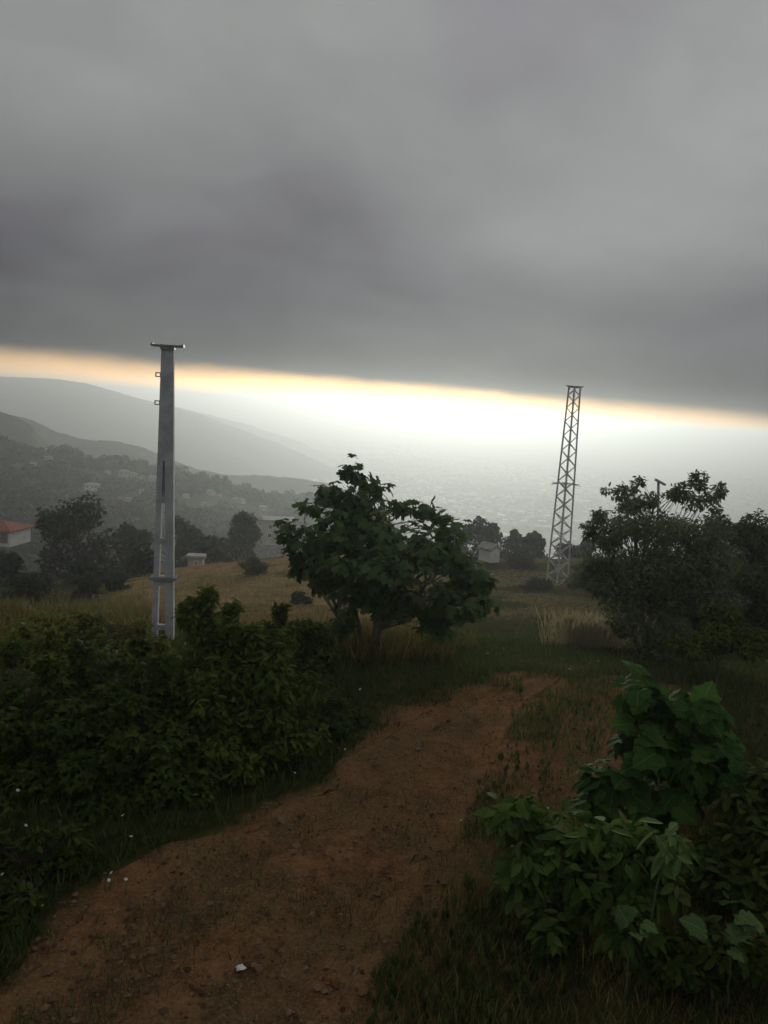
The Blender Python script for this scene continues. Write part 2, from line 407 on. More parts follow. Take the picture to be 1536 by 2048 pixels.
# ------------------------------------------------------------------ leaf shapes and plants
def leaf_shape(kind):
    if kind == 'fig':                        # palmate leaf of five lobes
        ang = np.radians([-90, -128, -160, -186, -205, -232, -250, -270, -290, -308, -335, -354, -380, -412]); rad = np.array([.16, .34, .46, .30, .60, .34, .66, .70, .66, .34, .60, .30, .46, .34])
        v = [(0, .34, 0)] + [(r * math.cos(a), .34 + r * math.sin(a) * .95, -.16 * (r * math.cos(a)) ** 2 * 1.4 - .12 * r * r) for a, r in zip(ang, rad)]
        n = len(ang); f = [(0, 1 + i, 1 + (i + 1) % n)[::-1] for i in range(n)]
        return np.array(v), f
    if kind == 'broad':                      # broad leaf of three shallow lobes, toothed, folded along the midrib
        n = 16; out = [.30, .46, .50, .58, .47, .60, .46, .58, .70, .58, .46, .60, .47, .58, .50, .46]
        v = [(0, .40, 0)]
        for ring in (.55, 1.0):
            for i in range(n):
                a = -math.pi / 2 + 2 * math.pi * i / n; r = out[i] * ring; x = r * math.cos(a); y = .40 + r * math.sin(a) * 1.02
                v.append((x, y, .30 * abs(x) - .55 * x * x - .28 * (y - .35) ** 2 + .035 * math.sin(5 * a + 1) * ring))
        f = [(0, 1 + i, 1 + (i + 1) % n) for i in range(n)] + [(1 + i, 1 + n + i, 1 + n + (i + 1) % n, 1 + (i + 1) % n) for i in range(n)]
        return np.array(v), f
    if kind == 'oval':
        pts = [(0, 0, 0), (.17, .22, .03), (.22, .5, .0), (.13, .8, -.07), (0, 1, -.14), (-.13, .8, -.07), (-.22, .5, .0), (-.17, .22, .03)]
        mid = [(0, .3, -.03), (0, .68, -.08)]
        v = pts + mid
        return np.array(v), [(0, 1, 8), (1, 2, 8), (2, 9, 8), (2, 3, 9), (3, 4, 9), (4, 5, 9), (5, 6, 9), (6, 8, 9), (6, 7, 8), (7, 0, 8)]
    if kind == 'small':
        return np.array([(0, 0, 0), (.24, .45, .05), (0, 1, -.08), (-.24, .45, .05), (0, .5, -.02)]), [(0, 1, 4), (1, 2, 4), (2, 3, 4), (3, 0, 4)]
    if kind == 'trefoil':                    # three leaflets, as on bramble or bean
        b, f = leaf_shape('small'); V = []; Fs = []
        for a, sc, o in ((0, .75, (0, .25)), (1.1, .62, (-.04, .22)), (-1.1, .62, (.04, .22))):
            c, s = math.cos(a), math.sin(a); n = len(V)
            V += [((x * 1.35 * c - y * s) * sc + o[0], (x * 1.35 * s + y * c) * sc + o[1], z * sc) for x, y, z in b]; Fs += [tuple(n + i for i in t_) for t_ in f]
        return np.array(V), Fs
    if kind == 'clump':                      # spray of far foliage
        V = []; Fs = []
        rr = random.Random(5)
        for k in range(3):
            a = rr.uniform(0, 6.28); tz = rr.uniform(-.5, .5); n = len(V); c, s = math.cos(a), math.sin(a)
            for x, y in ((-.35, 0), (.2, -.3), (.5, .25), (-.1, .5)): V.append((x * c - y * s, x * s + y * c, tz * x + .1 * k))
            Fs.append((n, n + 1, n + 2, n + 3))
        return np.array(V), Fs
SHAPE = {k: leaf_shape(k) for k in ('fig', 'broad', 'oval', 'small', 'trefoil', 'clump')}

def frames(nrm, tip):
    nrm = nrm / (np.linalg.norm(nrm, axis=1, keepdims=True) + 1e-9)
    tip = tip - nrm * (tip * nrm).sum(1, keepdims=True); tip = tip / (np.linalg.norm(tip, axis=1, keepdims=True) + 1e-9)
    return np.cross(tip, nrm), tip, nrm
def scatter(name, shape, pos, nrm, tip, size, mat):
    sv, sf = SHAPE[shape] if isinstance(shape, str) else shape
    b, t_, n = frames(nrm, tip)
    V = pos[:, None] + size[:, None, None] * (sv[None, :, 0:1] * b[:, None] + sv[None, :, 1:2] * t_[:, None] + sv[None, :, 2:3] * n[:, None])
    k = len(sv); fl = np.array([i for f in sf for i in f]); sz = np.array([len(f) for f in sf])
    FL = (fl[None] + (np.arange(len(pos)) * k)[:, None]).ravel()
    return mesh_np(name, V.reshape(-1, 3), FL, np.tile(sz, len(pos)), mat, False)

def curve_pts(a, b, n=6, sag=.0, jit=.05, bend=None):
    a = np.asarray(a, float); b = np.asarray(b, float); L = np.linalg.norm(b - a); out = []
    off = RNG.normal(0, 1, 3) * L * jit * 2; off[2] = abs(off[2]) * .5
    if bend is not None: off = off + bend
    for i in range(n):
        t_ = i / (n - 1); p = a + (b - a) * t_ + off * math.sin(math.pi * t_) + RNG.normal(0, 1, 3) * L * jit * .15 * (0 < i < n - 1)
        out.append(p)
    return out

LEAFMESH = {}
def plant(name, label, cat, base, masses, shape, size, count, mat, bark='bark', group=None, single=0, sub=6, subr=.36, stems=None, stem_r=.05, droop=.15, up=.55, spread=.55, fill=.25, crown='crown', branch_r=.018, jitter=.12):
    """masses: (centre xyz, radii xyz). Each mass is broken into sub clumps; leaves sit on the clumps, branches reach them"""
    base = np.asarray(base, float); root = empty(name, base); tag(root, label, cat, group)
    cl = []
    for c, r in masses:
        c = np.asarray(c, float); r = np.asarray(r, float)
        if sub <= 1: cl.append((c, r)); continue
        cl.append((c, r * .54))
        for k in range(sub):
            d = RNG.normal(0, 1, 3); d /= np.linalg.norm(d); d[2] = d[2] * .8 + .2
            cl.append((c + d * r * RNG.uniform(.55, .92), r * subr * RNG.uniform(.65, 1.2)))
    w_ = np.array([(r[0] * r[1] * r[2]) ** .55 for c, r in cl]); w_ /= w_.sum()
    C = np.array([c for c, r in cl]); Rr = np.array([r for c, r in cl])
    which = RNG.choice(len(cl), count, p=w_)
    d = RNG.normal(0, 1, (count, 3)); d /= np.linalg.norm(d, axis=1, keepdims=True); 
    rad = np.where(RNG.random(count) < fill, RNG.random(count) ** .5 * .8, 1 - np.abs(RNG.normal(0, jitter, count)))
    rad = rad * (1 + .22 * np.sin(d[:, 0] * 7 + which) * np.sin(d[:, 2] * 6 + which * 1.7))
    pos = C[which] + d * Rr[which] * rad[:, None]
    keep = pos[:, 2] > gz(pos[:, 0], pos[:, 1]) + .03
    pos, d = pos[keep], d[keep]; n = len(pos)
    nrm = d * spread + np.array([0, 0, up]) + RNG.normal(0, .35, (n, 3))
    tip = d * .8 + RNG.normal(0, .5, (n, 3)) - np.array([0, 0, droop])
    sz = size * RNG.uniform(.6, 1.25, n)
    rel = pos - base
    order = np.argsort(np.linalg.norm(pos - np.array([0, 0, CAM_Z]), axis=1) - .25 * sz / size)
    s_i, r_i = order[:single], order[single:]
    if len(r_i): link(crown, scatter(crown, shape, rel[r_i], nrm[r_i], tip[r_i], sz[r_i], M[mat]), root)['kind'] = 'stuff'
    if single:
        key = (shape, mat)
        if key not in LEAFMESH:
            v, f = SHAPE[shape]; LEAFMESH[key] = mesh_np('leaf', v, [i for q in f for i in q], [len(q) for q in f], M[mat])
        b, t_, nn = frames(nrm[s_i], tip[s_i])
        for k, i in enumerate(s_i):
            o = bpy.data.objects.new('leaf', LEAFMESH[key]); COL.objects.link(o); o.parent = root
            s = float(sz[i]); B, T, N_ = b[k] * s, t_[k] * s, nn[k] * s
            o.matrix_local = Matrix(((B[0], T[0], N_[0], rel[i][0]), (B[1], T[1], N_[1], rel[i][1]), (B[2], T[2], N_[2], rel[i][2]), (0, 0, 0, 1)))
    # stems and branches
    tops = []
    if stems is None: stems = [(np.array([0, 0, -.1]), C.mean(0) - base, stem_r)]
    for a, b, r in stems:
        mb = MB(); pts = curve_pts(a, b, 8, jit=.04); mb.tube(pts, [r * (1 - .6 * i / 7) for i in range(8)], 7); mb.build('trunk' if r > .03 else 'stem', M[bark], root, True); tops.append(pts)
    mb = MB()
    for c, r in cl:
        if c[2] < float(gz(c[0], c[1])) + .12: continue
        e = c - base; st = min(tops, key=lambda q: np.linalg.norm(q[-1] - e)); s0 = st[random.choice((3, 4, 5, 6))]
        br = branch_r * min(1.0, .35 + float(r[0]) * 1.6) ; mb.tube(curve_pts(s0, e, 6, jit=.06), [br * (1 - .14 * i) for i in range(6)], 5)
        for k in range(3):
            q = e + RNG.normal(0, .5, 3) * r; mb.tube(curve_pts(e - (e - s0) * .08, q, 4, jit=.08), [br * .28 * (1 - .2 * i) for i in range(4)], 4)
    mb.build('branches', M[bark], root, True)
    return root
def mass(px, py, Y, rx, ry, depth=None):
    s = pxm(Y); c = P(px, py, Y)
    return (c, (rx * s, (depth if depth else rx) * s, ry * s))
def gpt(px, py, Y):
    p = P(px, py, Y); return np.array([p[0], Y, float(gz(p[0], Y))])

# ------------------------------------------------------------------ far land
def land_mat(name, cols, scale, bump=.0):
    m, t_, b = base_mat(name, .95, .05)
    ge = t_.new('ShaderNodeNewGeometry'); v = ge.outputs['Position']
    n1_ = t_.noise(v, scale, 6, .6); n2_ = t_.noise(v, scale * 7, 5, .65)
    c = t_.mix(t_.step(n1_, .35, .65), cols[0], cols[1]); c = t_.mix(t_.step(n2_, .5, .72, 0, .8), c, cols[2])
    t_.l.new(c, b.inputs['Base Color'])
    return m
M['wooded'] = land_mat('wooded_land', ((.030, .040, .022), (.060, .066, .036), (.10, .092, .060)), .018)
M['hill'] = land_mat('scrub_hill', ((.045, .055, .040), (.085, .088, .066), (.14, .125, .10)), .006)

def ridge_z(az):                             # height of the settled hillside's crest at 460 m, by bearing in degrees
    return np.interp(az, [-60, -28, -24, -18, -12.5, -7.5, -5.0, -3, 0, 40], [-25, -32, -38, -43, -49, -56, -54, -62, -85, -110])
def hz(x, y):
    r = np.hypot(x, y); az = np.degrees(np.arctan2(x, y))
    zr = ridge_z(az)
    near = np.interp(r, [60, 90, 120, 180, 260], [-18, -26, -36, -44, -46])
    z = near + (zr - (-46)) * np.clip((r - 200) / 240, 0, 1) ** 1.3
    z = z + vnoise(x, y, .012, 4, 51) * 14 * np.clip((r - 120) / 200, 0, 1)
    z = z - np.clip((r - 480) / 700, 0, 1) * 135 - np.clip((r - 480) / 200, 0, 1) * 14
    return z
rs = np.concatenate([np.linspace(58, 200, 26), np.linspace(206, 560, 70), np.linspace(580, 1500, 40)]); azs = np.radians(np.linspace(-62, 62, 240))
RR, AA = np.meshgrid(rs, azs, indexing='ij'); X, Y = RR * np.sin(AA), RR * np.cos(AA); Z = hz(X, Y)
i = np.arange(X.size).reshape(X.shape); q = np.stack([i[:-1, :-1], i[1:, :-1], i[1:, 1:], i[:-1, 1:]], -1).reshape(-1, 4)[:, ::-1]
tag(link('hillside', mesh_np('hillside', np.stack([X, Y, Z], -1).reshape(-1, 3), q.ravel(), np.full(len(q), 4), M['wooded'], True)), 'wooded hillside with scattered houses below the field', kind='structure')

def ridge(label, outline, D, deep, rough, drop, seed):
    """a hill whose crest follows the outline at distance D"""
    o = np.array(outline, float); xs_ = np.linspace(o[0, 0], o[-1, 0], 220); ysp = np.interp(xs_, o[:, 0], o[:, 1])
    k = np.exp(-np.linspace(-2, 2, 9) ** 2); k /= k.sum(); ysp = np.convolve(np.pad(ysp, 4, 'edge'), k, 'valid')
    crest = np.array([P(a, b, D) for a, b in zip(xs_, ysp)])
    vs = np.concatenate([-np.linspace(1, 0, 34) ** 1.2, np.linspace(.05, 1, 12)])
    XX = crest[:, 0][:, None] * (1 + vs[None] * deep / D * .9); YY = D + vs[None] * deep + 0 * crest[:, :1]
    fall = np.where(vs < 0, -vs, vs * 1.2)[None]
    ZZ = crest[:, 2][:, None] - drop * fall ** 1.15
    n_ = vnoise(XX, YY, 1 / rough, 4, seed); ZZ = ZZ + n_ * rough * .22 * np.clip(fall * 6, .05, 1) + vnoise(XX, YY, 9 / rough, 3, seed + 3) * rough * .03
    i = np.arange(XX.size).reshape(XX.shape); q = np.stack([i[:-1, :-1], i[1:, :-1], i[1:, 1:], i[:-1, 1:]], -1).reshape(-1, 4)
    tag(link('hill', mesh_np('hill', np.stack([XX, YY, ZZ], -1).reshape(-1, 3), q.ravel(), np.full(len(q), 4), M['hill'], True)), label, kind='structure')
ridge('steep dark spur coming down at the left edge above the village', [(-420, 770), (-200, 790), (0, 823), (30, 833), (60, 850), (85, 878), (110, 905), (170, 945), (260, 990)], 540, 110, 45, 70, 61)
ridge('grey wooded ridge sloping down behind the concrete pole', [(-420, 775), (-150, 800), (40, 833), (70, 842), (110, 862), (170, 880), (230, 882), (280, 893), (330, 915), (400, 940), (450, 951), (520, 950), (600, 957), (660, 968), (720, 1000), (800, 1050)], 720, 240, 60, 110, 62)
ridge('pale hazy mountain side falling towards the coastal plain', [(-420, 748), (-100, 752), (0, 753), (60, 755), (130, 759), (180, 768), (240, 786), (310, 806), (350, 816), (400, 827), (450, 848), (500, 866), (560, 888), (620, 914), (680, 945), (740, 985), (800, 1030), (860, 1080), (940, 1170)], 1950, 900, 190, 190, 63)
ridge('faintest last mountain ridge above the plain', [(0, 790), (200, 795), (300, 802), (420, 830), (500, 850), (540, 864), (600, 884), (660, 912), (720, 950), (780, 1000), (860, 1080)], 2700, 900, 220, 190, 64)

# coastal plain and sea
PLZ = -170
m, t_, b = base_mat('plain_fields', .95, .05)
ge = t_.new('ShaderNodeNewGeometry')
vo = t_.new('ShaderNodeTexVoronoi'); t_.l.new(ge.outputs['Position'], vo.inputs['Vector']); vo.inputs['Scale'].default_value = .012
sc_ = t_.new('ShaderNodeSeparateXYZ'); t_.l.new(vo.outputs['Color'], sc_.inputs[0])
c = t_.mix(sc_.outputs[0], (.05, .065, .035), (.20, .17, .11)); c = t_.mix(t_.step(t_.noise(ge.outputs['Position'], .0022, 5, .6), .42, .62), c, (.30, .29, .27))
t_.l.new(c, b.inputs['Base Color']); M['plain'] = m
def sector(name, label, r0, r1, n, z, mat, am=70):
    rs = np.geomspace(r0, r1, n); a = np.radians(np.linspace(-am, am, 120)); RR, AA = np.meshgrid(rs, a, indexing='ij'); X, Y = RR * np.sin(AA), RR * np.cos(AA)
    Z = z + 0 * X
    i = np.arange(X.size).reshape(X.shape); q = np.stack([i[:-1, :-1], i[1:, :-1], i[1:, 1:], i[:-1, 1:]], -1).reshape(-1, 4)[:, ::-1]
    tag(link(name, mesh_np(name, np.stack([X, Y, Z], -1).reshape(-1, 3), q.ravel(), np.full(len(q), 4), M[mat], True)), label, kind='structure')
sector('coastal_plain', 'hazy coastal plain with scattered towns far below', 680, 6500, 40, PLZ, 'plain')
m, t_, b = base_mat('sea_water', .45, .4); b.inputs['Base Color'].default_value = (.03, .045, .055, 1); M['sea'] = m
sector('sea', 'bright sea merging with the haze under the cloud', 6300, 12500, 20, PLZ - 3, 'sea')

# the towns on the plain: thousands of far buildings
n = 6000
rr = RNG.uniform(900, 3900, n); aa = np.radians(RNG.uniform(-16, 30, n)); x, y = rr * np.sin(aa), rr * np.cos(aa)
k = vnoise(x, y, .0020, 3, 77) + RNG.uniform(-.12, .12, n) > .02; x, y = x[k], y[k]; n = len(x)
sx = RNG.uniform(5, 15, n); sy = RNG.uniform(5, 11, n); sh = RNG.uniform(3, 6, n); big = RNG.random(n) < .04; sx[big] *= 3; sy[big] *= 2
th = RNG.uniform(0, 3.14, n); cx = np.array([-1, 1, 1, -1] * 2) / 2; cy = np.array([-1, -1, 1, 1] * 2) / 2; cz = np.array([0] * 4 + [1] * 4)
lx = cx[None] * sx[:, None]; ly = cy[None] * sy[:, None]
V = np.stack([x[:, None] + lx * np.cos(th)[:, None] - ly * np.sin(th)[:, None], y[:, None] + lx * np.sin(th)[:, None] + ly * np.cos(th)[:, None], PLZ + cz[None] * sh[:, None]], -1)
bf = np.array([4, 5, 6, 7, 0, 1, 5, 4, 1, 2, 6, 5, 2, 3, 7, 6, 3, 0, 4, 7])
m, t_, b = base_mat('town_walls', .7, .3); ge = t_.new('ShaderNodeNewGeometry')
t_.l.new(t_.mix(t_.step(ge.outputs['Random Per Island'], .1, .9), (.30, .24, .20), (.80, .79, .76)), b.inputs['Base Color']); M['town'] = m
tag(link('town_buildings', mesh_np('town_buildings', V.reshape(-1, 3), (bf[None] + (np.arange(n) * 8)[:, None]).ravel(), np.full(n * 5, 4), M['town'])), 'far towns of the coastal plain, roofs glinting through the haze', kind='stuff')

# ------------------------------------------------------------------ trees of the hillside and the valley
def far_tree_proto(seed, kind):
    rng = np.random.default_rng(seed); n = 420
    cs = [((0, 0, .58), .34)] + [((rng.normal(0, .24), rng.normal(0, .24), rng.uniform(.35, .85)), rng.uniform(.13, .24)) for _ in range(11)]
    if kind == 'tall': cs = [((rng.normal(0, .05), rng.normal(0, .05), z), .12 + .05 * math.sin(z * 3)) for z in np.linspace(.15, .95, 9)]
    wch = rng.integers(0, len(cs), n); C = np.array([c for c, r in cs]); Rr = np.array([r for c, r in cs])
    d = rng.normal(0, 1, (n, 3)); d /= np.linalg.norm(d, axis=1, keepdims=True)
    pos = C[wch] + d * Rr[wch][:, None] * (1 - np.abs(rng.normal(0, .15, n)))[:, None]; pos[:, 2] = np.maximum(pos[:, 2], .06)
    nrm = d + rng.normal(0, .4, (n, 3)); tip = rng.normal(0, 1, (n, 3))
    me_ = scatter('crown', 'clump', pos, nrm, tip, rng.uniform(.08, .16, n), M['far2'] if kind == 'olive' else M['far'])
    mb = MB(); mb.tube([(0, 0, -.15), (.01, 0, .2), (0, .02, .55)], [.035, .028, .015], 6)
    return me_, mb.mesh('trunk', M['bark'], True)
PROTO = [far_tree_proto(100 + i, k) for i, k in enumerate(('round', 'round', 'olive', 'round', 'tall', 'olive'))]
def far_tree(x, y, z, h, wd, k, label, group, name='tree', cat='tree'):
    r = empty(name, (x, y, z), random.uniform(0, 6.28)); r.scale = (wd, wd, h); tag(r, label, cat, group)
    link('crown', PROTO[k][0], r); link('trunk', PROTO[k][1], r)
    return r
def hit_far(px, py):                         # where the line of sight meets the hillside
    d = ray(px, py); o = np.array([0, 0, CAM_Z]); t_ = np.linspace(60, 900, 16000); p_ = o[None] + d[None] * t_[:, None]
    below = p_[:, 2] < hz(p_[:, 0], p_[:, 1]); return p_[int(np.argmax(below))] if below.any() else p_[6000]
HOUSES = [  # pixel of the foot, width in pixels, roof, rotation
    (184, 984, 27, 'tan', .25), (215, 947, 12, 'tile', -.4), (248, 952, 18, 'tan', .1), (266, 954, 14, 'tan', .7), (281, 958, 13, 'tile', -.3), (305, 962, 14, 'tan', .3),
    (258, 1003, 12, 'tan', .5), (243, 1000, 11, 'tile', -.2), (372, 996, 12, 'white', .1), (286, 988, 13, 'tan', -.5), (422, 990, 15, 'tan', .4), (437, 992, 12, 'tile', -.2), (470, 1003, 12, 'tan', .1),
    (483, 1006, 12, 'white', .6), (512, 1038, 16, 'white', .2), (97, 920, 13, 'tan', -.3), (66, 932, 11, 'tan', .3), (525, 1020, 13, 'tan', .2), (408, 1012, 12, 'tan', -.6), (130, 926, 12, 'tile', .3)]
HP = [hit_far(h_[0], h_[1]) for h_ in HOUSES]
HW = [(q_[0], q_[1]) for q_ in HP] + [(P(-4, 1070, 130)[0], 130), (P(548, 1070, 150)[0], 150)]
pts = []
tries = 0
while len(pts) < 270 and tries < 20000:
    tries += 1
    r = random.uniform(105, 470) if random.random() < .75 else random.uniform(400, 480); a = math.radians(random.uniform(-30, 1.5)); x, y = r * math.sin(a), r * math.cos(a)
    if any(math.hypot(x - p[0], y - p[1]) < 5 for p in pts): continue
    if any(abs(x - hx) < 7 and -26 < y - hy < 5 for hx, hy in HW): continue
    pts.append((x, y, r))
for x, y, r in pts:
    k = random.choice((0, 1, 3, 0, 1, 2, 2, 5, 4 if random.random() < .4 else 3)); h = random.uniform(4.5, 9.5); wd = h * random.uniform(.85, 1.3) * (.45 if k == 4 else 1)
    far_tree(x, y, float(hz(x, y)) - .3, h, wd * 1.1, k, 'dark round tree among others on the settled hillside beyond the field' if k != 4 else 'slim upright tree among round ones on the settled hillside', 'trees of the hillside')
# the undergrowth and far-off wood between them
n = 5200
r = 100 + 385 * RNG.random(n) ** .8; a = np.radians(RNG.uniform(-32, 3, n)); x, y = r * np.sin(a), r * np.cos(a)
k = vnoise(x, y, .02, 3, 88) > -.16
for hx, hy in HW: k &= ~((np.abs(x - hx) < 6.5) & (y - hy > -22) & (y - hy < 5))
x, y = x[k], y[k]; n = len(x); m_per = 26
hgt = RNG.uniform(1.6, 5.0, n)
d = RNG.normal(0, 1, (n, m_per, 3)); d /= np.linalg.norm(d, axis=2, keepdims=True); d[..., 2] = np.abs(d[..., 2])
pos = np.stack([x, y, hz(x, y)], -1)[:, None] + d * (hgt[:, None, None] * np.array([.75, .75, .95])) * RNG.uniform(.75, 1.05, (n, m_per, 1))
pos = pos.reshape(-1, 3); dd = d.reshape(-1, 3)
tag(link('woodland', scatter('woodland', ([np.array(SHAPE['clump'][0]), SHAPE['clump'][1]]), pos, dd + RNG.normal(0, .4, dd.shape), RNG.normal(0, 1, dd.shape), np.repeat(hgt, m_per) * RNG.uniform(.35, .6, len(pos)), M['far'])), 'dense scrub and wood covering the hillside between the houses', kind='stuff')

# individual trees beyond the field and the mast
def big_tree(label, px, py, Y, rx, ry, mat='far', n=4600, size=.40, base=None, sub=14, group=None):
    fine = Y is None or Y < 35
    if fine: n = int(n * 2.6); size *= .62
    if Y is None: Y = float(hit(px, py + ry * .8)[1])
    s = pxm(Y); c = P(px, py, Y); bz = base if base is not None else min(float(gz(c[0], Y)), c[2] - ry * s * .9)
    ms = [(c, (rx * s * .86, rx * s * .8, ry * s * .86))]
    low = c[2] - ry * s * .6                    # skirts of lower growth down to the ground
    while low > bz and len(ms) < 5:
        for sg in (-1, 1): ms.append((np.array([c[0] + sg * rx * s * RNG.uniform(.2, .5), Y + RNG.uniform(-.3, .3) * rx * s, low]), (rx * s * .5, rx * s * .5, ry * s * .45)))
        low -= ry * s * .7
    plant('tree', label, 'tree', (c[0], Y, bz), ms, 'oval' if fine else 'clump', size, n, mat, group=group, sub=sub if len(ms) < 2 else max(5, sub // 2), subr=.36, stem_r=.22 * min(1, rx * s / 3), branch_r=.07 * min(1, rx * s / 3), fill=.25, jitter=.16)
big_tree('big dark spreading tree standing beyond the left end of the field', 150, 1100, 78, 100, 120)
big_tree('dark tree at the left picture edge under the red roofed house', 20, 1165, 62, 85, 80)
big_tree('dark thicket between the big spreading tree and the dry field', 190, 1165, 56, 90, 50)
big_tree('dark bush left of the concrete pole at the field edge', 285, 1125, 60, 42, 40, n=1600)
big_tree('dark round tree just right of the concrete pole beyond the field', 375, 1080, 100, 48, 50)
big_tree('dark tree left of the concrete pole next to the big spreading one', 268, 1080, 92, 48, 52)
big_tree('dark bushy tree in front of the pale block, left of the fig tree', 478, 1066, 95, 48, 42)
big_tree('low olive coloured tree at the far field corner', 420, 1095, 80, 44, 30, 'far2', 1600)
big_tree('domed dark tree above the white gabled shed', 968, 1092, 82, 50, 60)
big_tree('low dark tree joined to the left foot of the lattice mast', 1062, 1106, 78, 58, 48)
big_tree('small dark tree between the shed and the lattice mast', 1014, 1096, 86, 34, 46, n=1800)
big_tree('dark tree behind the right flank of the fig tree', 912, 1085, 95, 40, 48, n=1800)
big_tree('low dark tree right behind the lattice mast', 1155, 1118, 75, 60, 55, n=2400)
big_tree('small bush at the left end of the dry field beside a dark bush', 235, 1160, None, 28, 26, 'far', 1300, .22)
big_tree('dark bush near the left end of the dry field', 172, 1170, None, 32, 34, 'far', 1500, .22)
big_tree('broad dark thicket below the big tree at the left edge', 60, 1190, None, 110, 55, 'far', 4200, .24)
big_tree('pale grey green shrub at the upper edge of the dry field', 512, 1133, None, 36, 20, 'far2', 1300, .2)
big_tree('tree with dense dark crown at the right picture edge', 1500, 1090, 22, 85, 90, 'rtree2', 7000, .2)
big_tree('bushy tree growing low at the right picture edge', 1530, 1170, 19, 90, 80, 'rtree2', 6000, .2)
big_tree('thicket filling the ground behind the ragged right tree', 1400, 1190, 21, 110, 70, 'rtree2', 6000, .2)
big_tree('dark tree behind the right tree, lower and further off', 1400, 1120, 30, 70, 70, 'rtree2', 4000, .24)

for lab, a, b_, rx_, ry_ in (('low scrub bush on the field crest right of the shed', 1045, 1122, 34, 20), ('small scrub bush on the field crest beside the fig', 935, 1128, 30, 22), ('dark scrub bush at the right foot of the lattice mast', 1165, 1150, 44, 34), ('olive bush in the grass left of the lattice mast foot', 1075, 1165, 34, 18), ('small dark bush in the dry field left of the fig', 600, 1195, 26, 15)):
    big_tree(lab, a, b_, None, rx_, ry_, 'far2' if 'olive' in lab else 'far', 1200, .2)

# ------------------------------------------------------------------ houses
def house(label, pos, w_, dpt, h, wall, roof, rz, wins, roof_h=1.1, group=None, door=None, over=.35, name='house', cat='house', gable='x', storeys=1):
    r = empty(name, pos, rz); tag(r, label, cat, group)
    mb = MB(); fd = .12 * h + .3; mb.box(0, 0, h / 2 - fd / 2, w_, dpt, h + fd)
    if gable == 'y':
        mb.face([(-w_ / 2, -dpt / 2, h), (w_ / 2, -dpt / 2, h), (0, -dpt / 2, h + roof_h)]); mb.face([(w_ / 2, dpt / 2, h), (-w_ / 2, dpt / 2, h), (0, dpt / 2, h + roof_h)])
    mb.build('wall', M[wall], r)
    mb = MB(); a, b_ = w_ / 2 + over, dpt / 2 + over; t_ = .18
    if gable == 'flat': mb.box(0, 0, h + .12, w_ + .3, dpt + .3, .22)
    elif gable == 'y':
        for s in (-1, 1): mb.hexa([(0, -b_, h + roof_h + .02), (s * a, -b_, h - over * roof_h / (w_ / 2)), (s * a, b_, h - over * roof_h / (w_ / 2)), (0, b_, h + roof_h + .02), (0, -b_, h + roof_h + t_), (s * a, -b_, h - over * roof_h / (w_ / 2) + t_), (s * a, b_, h - over * roof_h / (w_ / 2) + t_), (0, b_, h + roof_h + t_)])
    else:                                    # hipped
        rl = max(w_ / 2 - dpt / 2, .3)
        lo = [(-a, -b_, h), (a, -b_, h), (a, b_, h), (-a, b_, h)]; up_ = [(x_, y_, h + t_) for x_, y_, _ in lo]; r1, r2 = (-rl, 0, h + roof_h + t_), (rl, 0, h + roof_h + t_)
        mb.face(lo[::-1])
        for k in range(4): mb.face([lo[k], lo[(k + 1) % 4], up_[(k + 1) % 4], up_[k]])
        mb.face([up_[0], up_[1], r2, r1]); mb.face([up_[1], up_[2], r2]); mb.face([up_[2], up_[3], r1, r2]); mb.face([up_[3], up_[0], r1])
    mb.build('roof', M[roof], r)
    for (wx, wz, ww, wh) in wins:
        mb = MB(); y0 = -dpt / 2
        for sx_, sz_, bw, bh in ((0, wh / 2, ww + .16, .08), (0, -wh / 2, ww + .24, .1), (-ww / 2, 0, .08, wh), (ww / 2, 0, .08, wh), (0, 0, .05, wh)): mb.box(wx + sx_, y0 - .03, wz + sz_, bw, .10, bh)
        fo = mb.build('window', M['plaster'], r); mb = MB(); mb.box(wx, y0 - .005, wz, ww, .03, wh); mb.build('pane', M['glass'], fo)
    if door:
        mb = MB(); mb.box(door, -dpt / 2 - .02, 1.0, .95, .08, 2.0); mb.build('door', M['wood'], r)
    return r
p = P(-4, 1078, 130)
hr = house('white house with a red tiled roof at the left picture edge', (p[0], 130, p[2]), 8.0, 6.0, 2.0, 'plaster', 'tile', -.12, [(1.1, 1.1, 1.0, .7), (-1.6, 1.1, 1.0, .7)], 1.1, over=.55, door=None)
mb = MB(); mb.box(3.0, -3.04, .95, 1.3, .1, 1.8); mb.build('door', M['wood'], hr)
mb = MB()
for k in range(11): mb.box(-4.3 + k * .86, -3.40, 2.26, .10, .25, .06)
mb.build('roof_tile_row', M['tile'], hr)
def px_house(label, px, py, Y, wpx, hpx, dfac, wall, roof, rz, wins, rh, **kw):
    p = P(px, py, Y)
    if Y < 50: p = hit(px, py); Y = p[1]
    k = pxm(Y); w_ = wpx * k; h_ = hpx * k
    return house(label, (p[0], Y, p[2]), w_, w_ * dfac, h_, wall, roof, rz, [(a * w_, b_ * h_, c_ * w_, d_ * h_) for a, b_, c_, d_ in wins], rh * k, **kw)
px_house('pale flat roofed block half hidden behind the fig tree', 556, 1078, 150, 62, 40, .9, 'plaster_tan', 'tile_grey', .2, [(-.3, .72, .12, .2), (0, .72, .12, .2), (.3, .72, .12, .2), (-.3, .28, .12, .2), (.3, .28, .12, .2)], 8, gable='flat', name='apartment_block', cat='building')
px_house('low pale house left of the flat roofed block', 518, 1058, 165, 26, 20, .9, 'plaster_tan', 'tile_grey', -.2, [(-.25, .6, .18, .25), (.25, .6, .18, .25)], 8)
